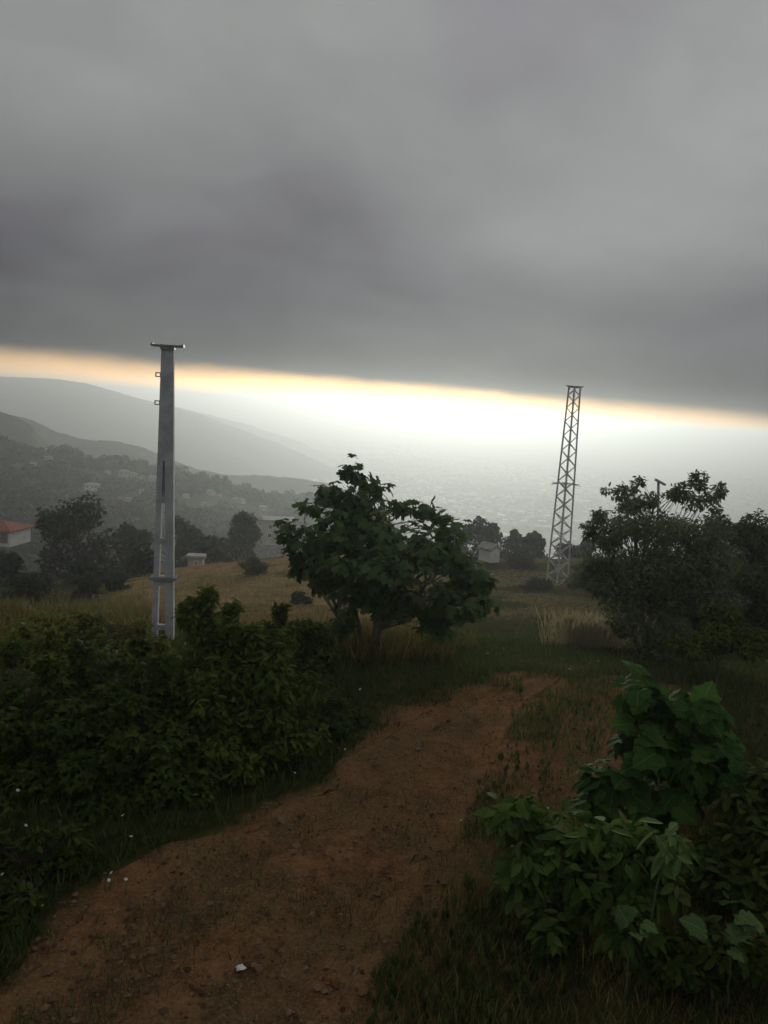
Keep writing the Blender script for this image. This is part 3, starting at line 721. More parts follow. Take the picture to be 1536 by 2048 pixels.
px_house('white gabled shed standing in front of the dark trees', 978, 1112, 57, 24, 14, 1.5, 'plaster', 'tile_grey', .62, [(.1, .5, .2, .35)], 9, over=.1, gable='y', name='shed', cat='shed')
px_house('small stone hut with a dark doorway at the far field edge', 392, 1131, 47, 30, 17, .8, 'plaster_tan', 'tile_grey', .1, [(.05, .4, .22, .6)], 5, over=.06, gable='flat', name='hut', cat='hut')
HL = {0: 'white two storey house standing alone on the hillside above the trees', 8: 'tiny bright white house right of the concrete pole', 14: 'white house low on the slope left of the pale block'}
for i, (a, b_, wpx, kind, rz) in enumerate(HOUSES):
    p = HP[i]; ww = wpx * pxm(p[1]); wall = 'plaster' if (kind == 'white' or i in HL) else 'plaster_tan'; roof = 'tile' if kind == 'tile' else 'tile_grey'
    hh = ww * (.52 if i == 0 else random.uniform(.42, .55)); u_ = hh / 5.0 if i == 0 else hh / 3
    wins = [(-ww * .28, 1.5 * u_, 1.0 * u_, 1.0 * u_), (ww * .28, 1.5 * u_, 1.0 * u_, 1.0 * u_)] + ([(-ww * .28, 3.6 * u_, u_, u_), (ww * .05, 3.6 * u_, u_, u_), (ww * .3, 3.6 * u_, u_, u_)] if i == 0 else [])
    house(HL.get(i, 'small red roofed house far off among the hillside trees' if kind == 'tile' else 'small pale house far off among the hillside trees'), (p[0], p[1], p[2] + .1), ww, ww * .75, hh, wall, roof, rz, wins, ww * .16, 'village houses on the hillside', door=0.0)

# ------------------------------------------------------------------ concrete pole on the left
def lean_frame(root, deg_x, deg_y):
    root.rotation_euler = (math.radians(deg_x), math.radians(deg_y), root.rotation_euler[2])
PY = float(hit(326, 1276)[1]); PK = PY / 23.5
pb = gpt(326, 1276, PY); top = P(336, 694, PY); Hh = (top[2] - pb[2]) / PK; s = pxm(PY)
pole = empty('utility_pole', (pb[0], PY, pb[2]), math.radians(6)); tag(pole, 'grey concrete power pole with openings between its two legs, standing by the hedge', 'utility pole')
pole.scale = (PK,) * 3; lean = math.atan2((top[0] - pb[0]), Hh * PK); pole.rotation_euler = (0, lean, math.radians(6))
def pw(z):                                   # half width across the broad side
    k = z / Hh; return (.33 - .155 * k)
DP = .10                                     # half depth of a leg
z0s = Hh * .62                              # below this the pole is open, above it is solid
def tap(mb, x0a, x1a, za, x0b, x1b, zb, d0, d1):
    mb.hexa([(x0a, -d0, za), (x1a, -d0, za), (x1a, d0, za), (x0a, d0, za), (x0b, -d1, zb), (x1b, -d1, zb), (x1b, d1, zb), (x0b, d1, zb)])
for sgn in (-1, 1):
    mb = MB(); lw = .245 if sgn > 0 else .165
    a0, a1 = pw(-.5), pw(z0s); e = sorted((sgn * a0, sgn * (a0 - lw))) + sorted((sgn * a1, sgn * (a1 - lw)))
    tap(mb, e[0], e[1], -.5, e[2], e[3], z0s, DP + .03, DP + .01); mb.build('leg', M['concrete'], pole)
mb = MB(); tap(mb, -pw(z0s), pw(z0s), z0s + .002, -pw(Hh), pw(Hh), Hh, DP + .01, DP - .02); mb.build('shaft', M['concrete'], pole)
mb = MB(); tap(mb, -.035, .035, z0s + .1, -.03, .03, Hh - .25, DP + .03, DP + .0); mb.build('rib', M['concrete'], pole)
zz = z0s
for zc, hgt_ in ((.04, .16), (.205, .30), (.345, .17), (.49, .22)):
    z = Hh * zc; wv = pw(z) - .10
    mb = MB(); mb.box(-.04, 0, z, wv * 2 - .12, DP * 1.5, hgt_); mb.build('rung', M['concrete'], pole)
mb = MB(); mb.box(-.04, .03, Hh * .557, .34, .07, Hh * .125); mb.build('web', M['concrete'], pole)
mb = MB(); zc = Hh * .215
for sy in (-1, 1): mb.box(0, sy * (DP + .06), zc, pw(zc) * 2 + .22, .05, .10)
for sx_ in (-1, 1): mb.box(sx_ * (pw(zc) + .06), 0, zc + .001, .05, DP * 2 + .06, .09)
mb.build('collar', M['steel_dark'], pole)
mb = MB(); mb.box(0, 0, Hh + .03, .94, .34, .055); mb.box(0, 0, Hh - .035, .40, .30, .07)
mb.box(-.44, 0, Hh + .075, .05, .3, .035); mb.box(.44, 0, Hh + .075, .05, .3, .035); mb.build('top_plate', M['steel_dark'], pole)
for py_ in (750, 806):
    z = (P(330, py_, PY)[2] - pb[2]) / PK; hw = pw(z)
    mb = MB()
    for (bx_, bz, bw, bh) in ((-hw - .075, .055, .15, .03), (-hw - .075, -.055, .15, .03), (-hw - .14, 0, .03, .081), (-hw - .012, 0, .02, .081)): mb.box(bx_, 0, z + bz, bw, .08, bh)
    mb.build('bracket', M['steel_dark'], pole)

# ------------------------------------------------------------------ lattice mast on the right
TY = 46.0
tb = gpt(1116, 1146, TY); tt = P(1148, 774, TY); TH = tt[2] - tb[2]
mast = empty('lattice_mast', (tb[0], TY, tb[2]), math.radians(31)); tag(mast, 'tapering steel lattice power mast standing beyond the track', 'lattice mast')
ln = math.atan2(tt[0] - tb[0], TH); mast.rotation_euler = (0, ln, math.radians(31))
def tw(z): return .44 - .215 * (z / TH)
def lbar(mb, a, b_, wd):
    a, b_ = np.asarray(a, float), np.asarray(b_, float); mb.tube([a, b_], [wd, wd], 4)
corners = [(-1, -1), (1, -1), (1, 1), (-1, 1)]
for cx_, cy_ in corners:
    mb = MB(); lbar(mb, (cx_ * tw(-.6), cy_ * tw(-.6), -.6), (cx_ * tw(TH), cy_ * tw(TH), TH), .068); mb.build('leg', M['steel'], mast)
nb = 26; zb = [TH * .985 * (1 - (1 - k / nb) ** 1.12) for k in range(nb + 1)]
for k in range(nb):
    za, zc = zb[k], zb[k + 1]
    for f in range(4):
        c1, c2 = corners[f], corners[(f + 1) % 4]
        if (k + f) % 2: c1, c2 = c2, c1
        mb = MB(); mb_a = (c1[0] * tw(za), c1[1] * tw(za), za); mb_b = (c2[0] * tw(zc), c2[1] * tw(zc), zc); lbar(mb, mb_a, mb_b, .034); mb.build('brace', M['steel'], mast)
mb = MB(); mb.box(0, 0, TH + .03, .98, .42, .06); mb.box(0, 0, TH - .03, .52, .52, .05); mb.build('top_plate', M['steel_dark'], mast)
zs = P(1130, 968, TY)[2] - tb[2]
mb = MB()
for a_ in (0, 1):
    for s2 in (-1, 1):
        q = s2 * (tw(zs) + .03); L_ = tw(zs) + .42
        if a_: mb.tube([(q, -L_, zs + .03), (q, L_, zs + .03)], [.022, .022], 5)
        else: mb.tube([(-L_, q, zs), (L_, q, zs)], [.022, .022], 5)
for (x1, y1) in corners:
    mb.tube([(x1 * tw(zs), y1 * tw(zs), zs), (x1 * (tw(zs) + .3), y1 * (tw(zs) + .3), zs - .12)], [.014, .006], 4)
mb.build('climbing_guard', M['steel_dark'], mast)
mb = MB(); lbar(mb, (.5, -.3, .05), (1.15, -.6, .42), .03); mb.build('stay', M['steel_dark'], mast)

# thin lamp post rising from the trees on the right
LY = 24.0
lp = P(1311, 1130, LY); lt = P(1317, 962, LY)
lam = empty('lamp_post', (lp[0], LY, float(gz(lp[0], LY)))); tag(lam, 'thin post with a tilted head rising out of the right tree', 'lamp post')
hz_ = lt[2] - float(gz(lp[0], LY))
mb = MB(); mb.tube([(0, 0, -.3), (.05, 0, hz_ * .5), (lt[0] - lp[0], 0, hz_)], [.06, .05, .04], 8); mb.build('post', M['steel_dark'], lam, True)
mb = MB(); e = (lt[0] - lp[0]); mb.hexa([(e - .10, -.08, hz_ + .00), (e + .20, -.08, hz_ - .13), (e + .20, .08, hz_ - .13), (e - .10, .08, hz_ + .00), (e - .09, -.07, hz_ + .07), (e + .22, -.07, hz_ - .07), (e + .22, .07, hz_ - .07), (e - .09, .07, hz_ + .07)]); mb.build('lamp_head', M['steel_dark'], lam)
mb = MB(); mb.box(-.09, -.02, hz_ * .72, .2, .16, .22); mb.build('box', M['steel_dark'], lam)

# ------------------------------------------------------------------ the fig tree in the middle
FY = 13.2
fb = gpt(745, 1318, FY); fb = np.array([fb[0], FY, fb[2]])
fm = [mass(*a) for a in [(705, 938, FY, 24, 19), (722, 962, FY, 30, 22), (757, 985, FY, 26, 16), (700, 995, FY, 34, 30), (640, 985, FY, 32, 24), (622, 1010, FY - .4, 28, 24), (850, 1022, FY, 30, 20), (878, 1030, FY, 22, 17), (815, 1020, FY, 26, 20),
     (660, 1060, FY - .6, 80, 55), (750, 1050, FY - .5, 100, 65), (850, 1080, FY - .4, 75, 58), (600, 1085, FY, 45, 45), (700, 1120, FY - 1, 95, 60), (810, 1130, FY - 1, 95, 60), (900, 1120, FY - .2, 55, 50), (930, 1160, FY, 50, 38), (900, 1195, FY - .5, 70, 38),
     (700, 1200, FY - .5, 58, 50), (790, 1210, FY - .6, 70, 48), (850, 1220, FY - .3, 60, 36), (680, 1245, FY, 40, 40), (620, 1120, FY, 50, 36), (650, 1160, FY, 50, 36), (860, 1262, FY - .2, 45, 30), (945, 1205, FY - .3, 50, 34), (960, 1165, FY - .2, 34, 26), (750, 1090, FY + .9, 120, 85), (740, 1180, FY + .7, 90, 70)]]
st = lambda a, b_, r, y0=0: (P(*a) - fb, P(*b_) - fb, r)
plant('fig_tree', 'spreading fig tree with large lobed leaves standing left of the track', 'tree', fb, fm, 'fig', .185, 3700, 'fig', 'bark_pale', single=300, sub=3, subr=.5, droop=.55, up=.55, spread=.7, fill=.18, branch_r=.022, jitter=.14,
      stems=[st((738, 1328, FY), (715, 1150, FY), .065), st((765, 1328, FY + .2), (800, 1180, FY), .05), st((672, 1300, FY - .3), (672, 1160, FY), .028), st((742, 1320, FY + .1), (740, 1010, FY), .06)])

# ------------------------------------------------------------------ the tree on the right
RY = 16.0
rb = gpt(1290, 1330, RY)
rm = [mass(*a) for a in [(1235, 990, RY, 26, 18), (1272, 972, RY, 16, 22), (1262, 1010, RY, 45, 24), (1300, 1000, RY, 24, 18), (1352, 985, RY, 28, 24), (1402, 968, RY, 24, 22), (1442, 982, RY, 20, 16), (1390, 1005, RY, 50, 30), (1195, 1045, RY, 30, 22), (1180, 1062, RY, 22, 16),
     (1215, 1080, RY, 55, 38), (1310, 1060, RY - .5, 95, 55), (1400, 1070, RY - .2, 70, 55), (1260, 1120, RY - .8, 90, 50), (1360, 1130, RY - .9, 95, 55), (1200, 1130, RY, 50, 36), (1290, 1190, RY - .6, 80, 50), (1380, 1200, RY - .6, 85, 48), (1270, 1250, RY - .4, 55, 45), (1330, 1260, RY - .5, 70, 48), (1330, 1110, RY + 1, 130, 90), (1190, 1160, RY, 50, 45), (1225, 1200, RY - .4, 55, 50), (1440, 1120, RY, 50, 60), (1290, 1300, RY - .4, 60, 40)]]
plant('tree', 'grey green small leaved tree with ragged top right of the track', 'tree', rb, rm, 'oval', .095, 24000, 'rtree', single=300, sub=5, subr=.42, droop=.2, up=.4, spread=.6, fill=.18, branch_r=.02, jitter=.2,
      stems=[(np.array([0, 0, -.1]), P(1270, 1060, RY) - rb, .07), (np.array([.12, .1, -.1]), P(1390, 1060, RY) - rb, .06), (np.array([-.1, .1, -.1]), P(1215, 1090, RY) - rb, .045), (np.array([.1, .1, -.1]), P(1312, 985, RY) - rb, .03)])
plant('shrub', 'low green shrub under the right edge of the ragged tree', 'shrub', gpt(1440, 1310, 13), [mass(1440, 1250, 13, 60, 40), mass(1400, 1300, 12.5, 60, 34), mass(1490, 1290, 12.5, 50, 36)], 'oval', .10, 3600, 'hedge', sub=6, stem_r=.03, single=60)

# ------------------------------------------------------------------ hedge on the left
def hs(label, bpx, masses, shape, size, count, mat, single, sub=13, **kw):
    b_ = gpt(*bpx); sh = []
    for a in masses[:3]:
        for _ in range(2): sh.append((a[0] + random.uniform(-.8, .8) * a[3], a[1] - a[4] * random.uniform(.85, 1.2), a[2] + random.uniform(-.2, .2), random.uniform(12, 20), random.uniform(16, 26)))
    plant('shrub', label, 'shrub', b_, [mass(*a) for a in list(masses) + sh], shape, size, count, mat, single=single, sub=sub, stem_r=.02, branch_r=.009, bark='bark_dark', group='shrubs of the hedge beside the track', **kw)
hs('dark tall shrub at the left end of the hedge', (20, 1700, 7.6), [(0, 1430, 7.9, 130, 105), (100, 1450, 7.5, 120, 100), (10, 1560, 7.1, 140, 95), (130, 1570, 7.1, 120, 95), (60, 1640, 6.7, 130, 60)], 'trefoil', .105, 11000, 'hedge_dark', 230)
hs('dark shrub with yellowish tips left of the middle of the hedge', (240, 1690, 8.0), [(220, 1390, 8.1, 110, 90), (300, 1430, 7.8, 100, 85), (220, 1520, 7.3, 120, 95), (320, 1550, 7.3, 115, 90), (270, 1620, 7.0, 120, 60)], 'trefoil', .10, 10000, 'hedge_dark', 230)
hs('tall bright green shrub in the middle of the hedge with a shoot before the pole', (430, 1640, 8.3), [(392, 1226, 8.7, 40, 34), (425, 1262, 8.5, 60, 42), (430, 1340, 8.4, 90, 66), (500, 1310, 8.5, 85, 70), (440, 1430, 8.0, 110, 90), (540, 1390, 8.2, 100, 85), (450, 1530, 7.6, 115, 75), (400, 1580, 7.3, 100, 60), (560, 1480, 8.0, 90, 60)], 'oval', .09, 13000, 'hedge', 280)
hs('dark rounded shrub at the right end of the hedge beside the fig', (600, 1390, 10.6), [(595, 1280, 10.6, 62, 52), (635, 1315, 10.4, 50, 50), (560, 1320, 10.2, 60, 55), (610, 1370, 9.8, 70, 45)], 'oval', .08, 6500, 'hedge_dark', 150)
hs('olive green weedy shrub behind the dark left end of the hedge', (90, 1400, 10.2), [(40, 1320, 10.0, 90, 50), (140, 1310, 10.2, 90, 48), (230, 1300, 10.4, 80, 45), (90, 1270, 11.0, 80, 36)], 'oval', .085, 6500, 'hedge_light', 200)
hs('yellow green shrub behind the hedge, left of the pole foot', (270, 1370, 11.0), [(255, 1300, 11.2, 60, 38), (310, 1335, 10.6, 55, 40), (190, 1280, 11.8, 60, 34)], 'oval', .08, 4500, 'hedge_light', 120)
hs('low bramble bush sprawling between the hedge and the track', (640, 1530, 8.6), [(610, 1455, 8.8, 75, 50), (690, 1450, 9.2, 60, 40), (560, 1500, 8.3, 60, 50), (700, 1500, 8.7, 55, 36), (620, 1520, 8.3, 60, 36)], 'trefoil', .085, 5200, 'bramble', 200)
hs('small weedy bush at the lower left corner by the track edge', (70, 1800, 5.7), [(40, 1730, 5.7, 70, 45), (120, 1715, 5.8, 55, 40), (20, 1830, 5.2, 60, 36)], 'oval', .075, 2600, 'hedge_dark', 120)

# ------------------------------------------------------------------ plants in the right foreground
def fs(name, label, bpx, masses, shape, size, count, mat, single, **kw):
    plant(name, label, 'plant', gpt(*bpx), [mass(*a) for a in masses], shape, size, count, mat, single=single, **kw)
fs('broad_leaved_plant', 'tall plant with big rounded dark green leaves right of the track', (1360, 1700, 7.4), [(1290, 1400, 7.5, 62, 40), (1370, 1420, 7.4, 70, 55), (1440, 1480, 7.3, 50, 45), (1300, 1490, 7.2, 65, 50), (1380, 1530, 7.1, 75, 55), (1250, 1560, 7.1, 55, 50), (1320, 1600, 7.0, 75, 50), (1200, 1600, 7.1, 40, 36)], 'broad', .235, 298, 'big', 298, bark='stemg', sub=2, subr=.55, stem_r=.025, branch_r=.012, up=.75, spread=.9, droop=.7, fill=.1)
fs('leafy_shrub', 'leafy green shrub with oval leaves in the lower right foreground', (1130, 1930, 5.5), [(1050, 1640, 5.7, 75, 45), (1130, 1690, 5.5, 90, 55), (1220, 1680, 5.5, 80, 50), (1050, 1740, 5.4, 85, 60), (1180, 1770, 5.3, 95, 60), (1290, 1760, 5.3, 80, 55), (1100, 1830, 5.3, 80, 50), (1320, 1700, 5.4, 60, 45), (1240, 1850, 5.1, 80, 45)], 'oval', .145, 1900, 'citrus', 300, sub=7, bark='bark_dark', stem_r=.018, branch_r=.008, up=.55, spread=.7, droop=.35, fill=.15)
fs('dark_bush', 'dark bush filling the shade at the right picture edge', (1490, 1800, 6.2), [(1500, 1660, 6.3, 80, 80), (1430, 1700, 6.2, 70, 70), (1540, 1560, 6.6, 60, 60), (1480, 1780, 5.8, 90, 60)], 'oval', .13, 2200, 'hedge_dark', 120, sub=6, stem_r=.02, branch_r=.008, bark='bark_dark')
fs('young_shoot', 'pale young shoot with a star of pointed leaves over the shrub', (1300, 1780, 5.0), [(1330, 1665, 5.0, 26, 16), (1345, 1700, 4.95, 26, 18)], 'oval', .17, 26, 'pale', 26, bark='stemg', sub=1, stem_r=.012, branch_r=.006, up=.8, spread=.6, droop=.0)
fs('round_leaved_plant', 'low plant with a few round pale leaves at the bottom right', (1265, 1890, 4.8), [(1265, 1850, 4.75, 24, 14)], 'broad', .115, 6, 'pale', 6, bark='stemg', sub=1, stem_r=.01, branch_r=.006, up=.9, spread=.4, fill=0)
fs('round_leaved_plant', 'taller plant with round pale leaves near the right picture edge', (1470, 1900, 4.9), [(1472, 1812, 4.8, 20, 12), (1490, 1840, 4.8, 26, 16), (1440, 1870, 4.75, 40, 20)], 'broad', .125, 14, 'pale', 14, bark='stemg', sub=1, stem_r=.01, branch_r=.006, up=.9, spread=.4, fill=0)
fs('low_bush', 'dark low bush along the bottom right picture edge', (1430, 1960, 5.0), [(1450, 1900, 5.0, 90, 40), (1350, 1920, 5.0, 80, 40), (1530, 1910, 5.0, 60, 50)], 'oval', .11, 1500, 'hedge_dark', 100, sub=6, stem_r=.015, branch_r=.007, bark='bark_dark')

# ------------------------------------------------------------------ grass and ground cover
blade = (np.array([(-.03, 0, 0), (.03, 0, 0), (.022, .55, .06), (-.022, .55, .06), (0, 1, .22)]), [(0, 1, 2, 3), (3, 2, 4)])
stalk = (np.array([(-.010, 0, 0), (.010, 0, 0), (.008, .7, .03), (-.008, .7, .03), (.028, .8, .04), (-.028, .8, .04), (0, 1, .08)]), [(0, 1, 2, 3), (3, 2, 4, 5), (5, 4, 6)])
weed = SHAPE['small']
def grass(name, label, x, y, h, mat, shp=blade, lean=.35, flat=False):
    n = len(x); pos = np.stack([x, y, gz(x, y) - .01], -1)
    a = RNG.uniform(0, 6.28, n)
    tip = np.stack([np.cos(a) * lean, np.sin(a) * lean, np.ones(n) * (0.05 if flat else 1)], -1) + RNG.normal(0, .15, (n, 3)) * (0 if flat else 1)
    nrm = np.stack([np.cos(a), np.sin(a), np.full(n, 1.5 if flat else -.3)], -1)
    tag(link(name, scatter(name, shp, pos, nrm, tip, h, M[mat])), label, kind='stuff')
def spots(n, xr, yr, fn):
    """points with roughly even density on the picture: more of them near the camera"""
    y = yr[0] * (yr[1] / yr[0]) ** RNG.random(n); x = RNG.uniform(xr[0], xr[1], n) * y
    k = fn(x, y); return x[k], y[k]
off = lambda x, y: ~on_path(x, y) | (inpoly(x, y, POLY2) & (RNG.random(len(x)) < .45))
# green verge
x, y = spots(80000, (-.66, .66), (3.4, 24), lambda x, y: off(x, y) & (dryness(x, y) < .35 + RNG.random(len(x)) * .4) & (vnoise(x, y, .8, 3, 5) > -.18 + .13 * ((x > -.2) & (y < 11))))
grass('grass', 'green grass and weeds along both sides of the track', x, y, RNG.uniform(.07, .26, len(x)) * (.8 + vnoise(x, y, .5, 2, 6)) * np.where((y < 6.5) & (x > -.3), .55, 1), 'grass_green')
x, y = spots(18000, (-.66, .66), (3.4, 22), lambda x, y: off(x, y) & (dryness(x, y) < .4) & (vnoise(x, y, 1.1, 3, 15) > -.05))
grass('ground_weeds', 'low broad weeds growing between the grass of the verge', x, y, RNG.uniform(.05, .13, len(x)), 'bramble', weed, 1.4)
# dry and olive grass of the field
x, y = spots(70000, (-.55, .40), (13, 60), lambda x, y: off(x, y) & (dryness(x, y) > .3 + .4 * RNG.random(len(x))) & (vnoise(x, y, .45, 3, 8) > -.08))
grass('dry_grass', 'dry straw coloured grass of the open field beyond the hedge', x, y, RNG.uniform(.15, .42, len(x)), 'grass_dry', blade, .5)
x, y = spots(60000, (-.6, .3), (11, 52), lambda x, y: off(x, y) & (x < 2) & (vnoise(x, y, .3, 3, 12) > .13 - .36 * (x < -.30 * y)))
grass('olive_grass', 'olive green tall grass patches around the concrete pole', x, y, RNG.uniform(.2, .55, len(x)), 'grass_olive', blade, .5)
x, y = spots(16000, (-.02, .68), (3.4, 7.5), lambda x, y: off(x, y) & (x > .15))
grass('bank_weeds', 'mixed low weeds and grass under the plants of the right foreground', x, y, RNG.uniform(.05, .16, len(x)), 'grass_olive', blade, .6)
x, y = spots(26000, (-.1, .5), (9, 24), lambda x, y: off(x, y) & (dryness(x, y) < .6))
grass('verge_grass', 'low dark green grass of the rise beyond the end of the track', x, y, RNG.uniform(.06, .18, len(x)), 'bramble', blade, .7)
# the tall pale stalks by the right tree
q = gpt(1175, 1270, 17.5); n = 900; x = q[0] + RNG.normal(0, .42, n); y = q[1] + RNG.normal(0, .5, n)
grass('dry_stalks', 'clump of tall pale dry seed stalks left of the ragged right tree', x, y, RNG.uniform(.45, .95, n), 'stalk', stalk, .2)
# litter on the bare track
x, y = spots(30000, (-.62, .66), (3.4, 16), lambda x, y: on_path(x, y) | (x > -.3))
grass('dry_straw', 'short dry straw and dead leaves strewn over the track', x, y, RNG.uniform(.03, .11, len(x)), 'straw', blade, 1.0, True)
x, y = spots(26000, (-.62, .55), (3.4, 16), lambda x, y: on_path(x, y) & (vnoise(x, y, 1.3, 3, 55) > .03))
grass('track_grass', 'sparse short grass tufts growing on the track', x, y, RNG.uniform(.04, .13, len(x)), 'grass_green', blade, .7)
# pebbles and clods
ico = []
for a in (0, 1, 2, 3, 4):
    ico.append((math.cos(a * 1.2566) * .5, math.sin(a * 1.2566) * .5, .08))
pv = np.array(ico + [(0, 0, .42), (0, 0, -.3)]); pf = [(i_, (i_ + 1) % 5, 5) for i_ in range(5)] + [((i_ + 1) % 5, i_, 6) for i_ in range(5)]
x, y = spots(22000, (-.62, .6), (3.4, 16), lambda x, y: on_path(x, y)); n = len(x)
sz = np.exp(RNG.normal(-4.2, .6, n)); pos = np.stack([x, y, gz(x, y) + .005], -1)
mp, t_, b = base_mat('clod', .95, .05); ge = t_.new('ShaderNodeNewGeometry'); t_.l.new(t_.mix(ge.outputs['Random Per Island'], (.07, .035, .02), (.22, .14, .09)), b.inputs['Base Color'])
tag(link('clods', scatter('clods', (pv, pf), pos, np.array([0, 0, 1.0]) + RNG.normal(0, .25, (n, 3)), RNG.normal(0, 1, (n, 3)), sz, mp)), 'small earth clods and pebbles on the track', kind='stuff')

# ------------------------------------------------------------------ flowers
def flower_meshes():
    mb = MB(); mb.tube([(0, 0, -.02), (.01, 0, .5), (0, .01, 1.0)], [.02, .016, .012], 5); stem = mb.mesh('stem', M['stemg'])
    mb = MB()
    for k in range(10):
        a = k * .6283; c, s = math.cos(a), math.sin(a); c2, s2 = math.cos(a + .24), math.sin(a + .24); c3, s3 = math.cos(a - .24), math.sin(a - .24)
        mb.face([(c3 * .2, s3 * .2, 0), (c2 * .2, s2 * .2, 0), (c2 * .8, s2 * .8, -.05), (c, s, -.12), (c3 * .8, s3 * .8, -.05)])
    pet = mb.mesh('petals', M['petal']); mb = MB(); mb.tube([(0, 0, -.1), (0, 0, .02), (0, 0, .12)], [.26, .26, .12], 8); return stem, pet, mb.mesh('flower_centre', M['yolk'])
STEM, PET, YOLK = flower_meshes()
FL = [(52, 1650, 'l'), (4, 1748, 'l'), (210, 1746, 'l'), (222, 1745, 'l'), (218, 1760, 'l'), (252, 1758, 'l'), (36, 1580, 'l'), (245, 1630, 'l'), (85, 1810, 'l'), (262, 1672, 'l'),
      (720, 1378, 'm'), (585, 1479, 'm'), (600, 1482, 'm'), (560, 1492, 'm'), (640, 1475, 'm'), (678, 1496, 'm'), (690, 1498, 'm'), (590, 1545, 'm'), (525, 1492, 'm'), (490, 1507, 'm'), (660, 1456, 'm'), (975, 1306, 'm'), (1000, 1306, 'm'), (1196, 1322, 'm'), (1180, 1325, 'm'), (1140, 1338, 'm'),
      (922, 1640, 't'), (940, 1638, 't'), (990, 1560, 't'), (1355, 1865, 't')]
FLAB = {'l': ('small white daisy among the dark weeds at the left edge of the track', 'daisies at the left edge'), 'm': ('tiny white flower in the grass verge beyond the bend of the track', 'flowers of the far verge'), 't': ('small white flower beside the leafy shrub on the right of the track', 'flowers by the leafy shrub')}
for a, b_, k in FL:
    h = hit(a, b_); d_ = h / np.linalg.norm(h - np.array([0, 0, CAM_Z])); t_ = random.uniform(.12, .28)
    q = P(a, b_, h[1] * (1 - t_ / 6)); gzv = float(gz(q[0], q[1])); hh = q[2] - gzv
    r = empty('daisy', (q[0], q[1], gzv)); tag(r, FLAB[k][0], 'flower', FLAB[k][1])
    s0 = link('stem', STEM, r); s0.scale = (.25, .25, hh)
    rad = (4.2 if k == 'l' else 3.2) * pxm(q[1]); tilt = (random.uniform(.2, .8), random.uniform(-.3, .3), random.uniform(0, 6))
    for nm, me_ in (('petals', PET), ('flower_centre', YOLK)):
        o = link(nm, me_, r); o.location = (0, 0, hh); o.scale = (rad,) * 3; o.rotation_euler = tilt

# ------------------------------------------------------------------ small things on the ground
q = hit(481, 1940); mb = MB(); rr_ = random.Random(3); ring = []
gv, gf = [], []
nu, nv = 9, 5
for j in range(nv + 1):
    for i_ in range(nu):
        th_ = 2 * math.pi * i_ / nu; ph = math.pi * (j / nv) ; r_ = .027 * (1 + .35 * rr_.uniform(-1, 1)); gv.append((r_ * math.sin(ph) * math.cos(th_) * 1.25, r_ * math.sin(ph) * math.sin(th_), .012 + .014 * math.cos(ph) * (1 + .4 * rr_.uniform(-1, 1))))
for j in range(nv):
    for i_ in range(nu): gf.append((j * nu + i_, (j + 1) * nu + i_, (j + 1) * nu + (i_ + 1) % nu, j * nu + (i_ + 1) % nu))
me_ = mesh_np('paper_scrap', np.array(gv), [k for f in gf for k in f], [4] * len(gf), M['white'])
tag(link('paper_scrap', me_, loc=(q[0], q[1], float(gz(q[0], q[1])))), 'crumpled white scrap lying on the bare track near the bottom', 'litter')
q = hit(680, 2012); q2 = hit(712, 1974)
stk = empty('stick', (q[0], q[1], float(gz(q[0], q[1])) + .05)); tag(stk, 'pale dry stick lying beside the track at the bottom edge', 'stick')
e = np.array([q2[0] - q[0], q2[1] - q[1], .10]); mb = MB(); mb.tube(curve_pts((0, 0, 0), e, 6, jit=.02), [.012, .013, .012, .011, .009, .006], 7); mb.build('shaft', M['straw'], stk, True)
mb = MB(); mb.tube([e * .6, e * .72 + np.array([.03, .0, .03])], [.007, .003], 5); mb.build('twig', M['straw'], stk, True)
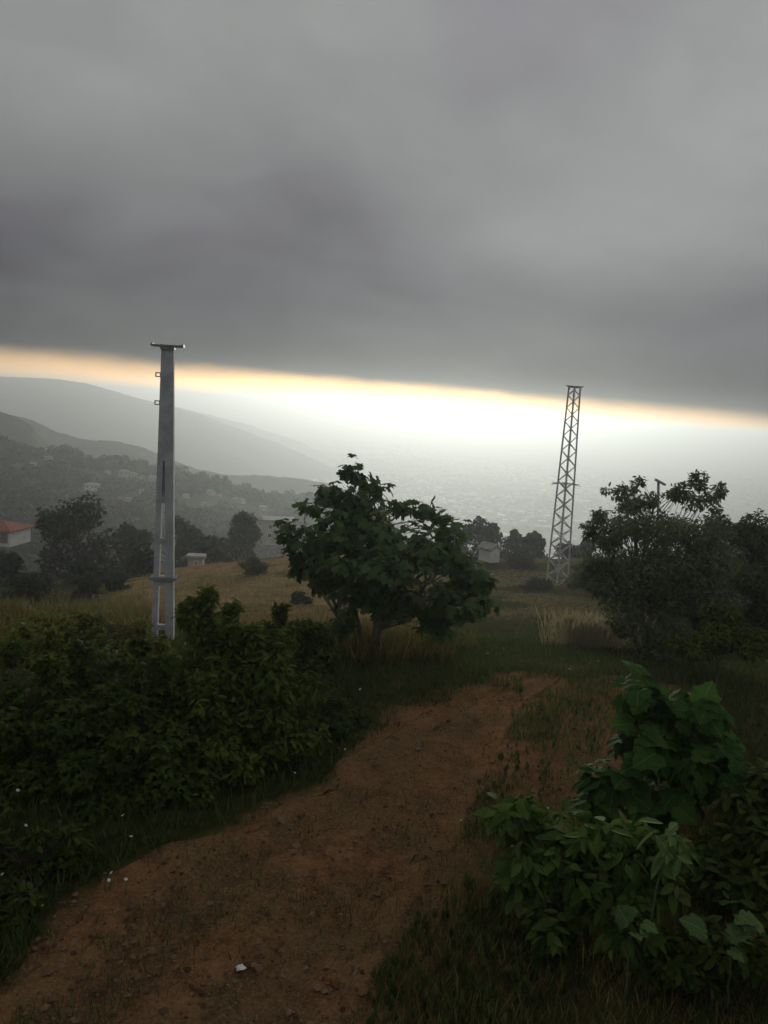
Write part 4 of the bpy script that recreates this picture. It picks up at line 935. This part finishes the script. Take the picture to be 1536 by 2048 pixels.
for a, b_, lab in ((197, 1190, 'short weathered post standing at the left of the dry field'), (183, 1200, 'thin leaning post left of the short one by the dry field')):
    h = gpt(a, b_, 30); p0 = empty('fence_post', h); tag(p0, lab, 'post', 'posts by the field')
    mb = MB(); mb.tube([(0, 0, -.3), (.02, 0, .5), (.05, 0, 1.05)], [.05, .048, .04], 7); mb.build('shaft', M['wood'], p0, True)
    mb = MB(); mb.tube([(.05, 0, 1.04), (.052, 0, 1.09)], [.052, .03], 7); mb.build('cap', M['wood'], p0)
for i_, (a, b_, s0, lab) in enumerate([(835, 1500, .028, 'grey stone at the left side of the track where it bends'), (700, 1700, .022, 'small reddish stone in the middle of the track'), (420, 1810, .026, 'flat stone half sunk in the lower part of the track'), (1000, 1400, .03, 'stone lying at the far end of the track')]):
    h = hit(a, b_); V = []; rr_ = random.Random(i_ + 40)
    for j in range(5):
        for k in range(8):
            th_ = k * math.pi / 4; ph = math.pi * (j + .1) / 4.2; r_ = s0 * (1 + .25 * rr_.uniform(-1, 1)); V.append((r_ * math.sin(ph) * math.cos(th_) * 1.3, r_ * math.sin(ph) * math.sin(th_), r_ * .55 * math.cos(ph)))
    fs_ = [(j * 8 + k, (j + 1) * 8 + k, (j + 1) * 8 + (k + 1) % 8, j * 8 + (k + 1) % 8) for j in range(4) for k in range(8)]
    tag(link('stone', mesh_np('stone', np.array(V), [c_ for f in fs_ for c_ in f], [4] * len(fs_), M['stone'], True), loc=(h[0], h[1], float(gz(h[0], h[1])) + s0 * .2)), lab, 'stone', 'stones on the track')

# ------------------------------------------------------------------ the hazy air over everything
mh = bpy.data.materials.new('hazy_air'); mh.use_nodes = True; t_ = NT(mh.node_tree); t_.n.clear()
pv_ = t_.new('ShaderNodeVolumePrincipled'); pv_.inputs['Color'].default_value = (.855, .95, 1.0, 1); pv_.inputs['Density'].default_value = 0.00064; pv_.inputs['Anisotropy'].default_value = .65
out = t_.new('ShaderNodeOutputMaterial'); t_.l.new(pv_.outputs[0], out.inputs['Volume'])
mb = MB(); zlo, zhi = PLZ - 6, 20.0
mb.box(0, 6000, (zlo + zhi) / 2, 28000, 16000, zhi - zlo)
hzo = mb.build('haze', mh); tag(hzo, 'pale haze filling the air over the valley and the plain', kind='stuff')
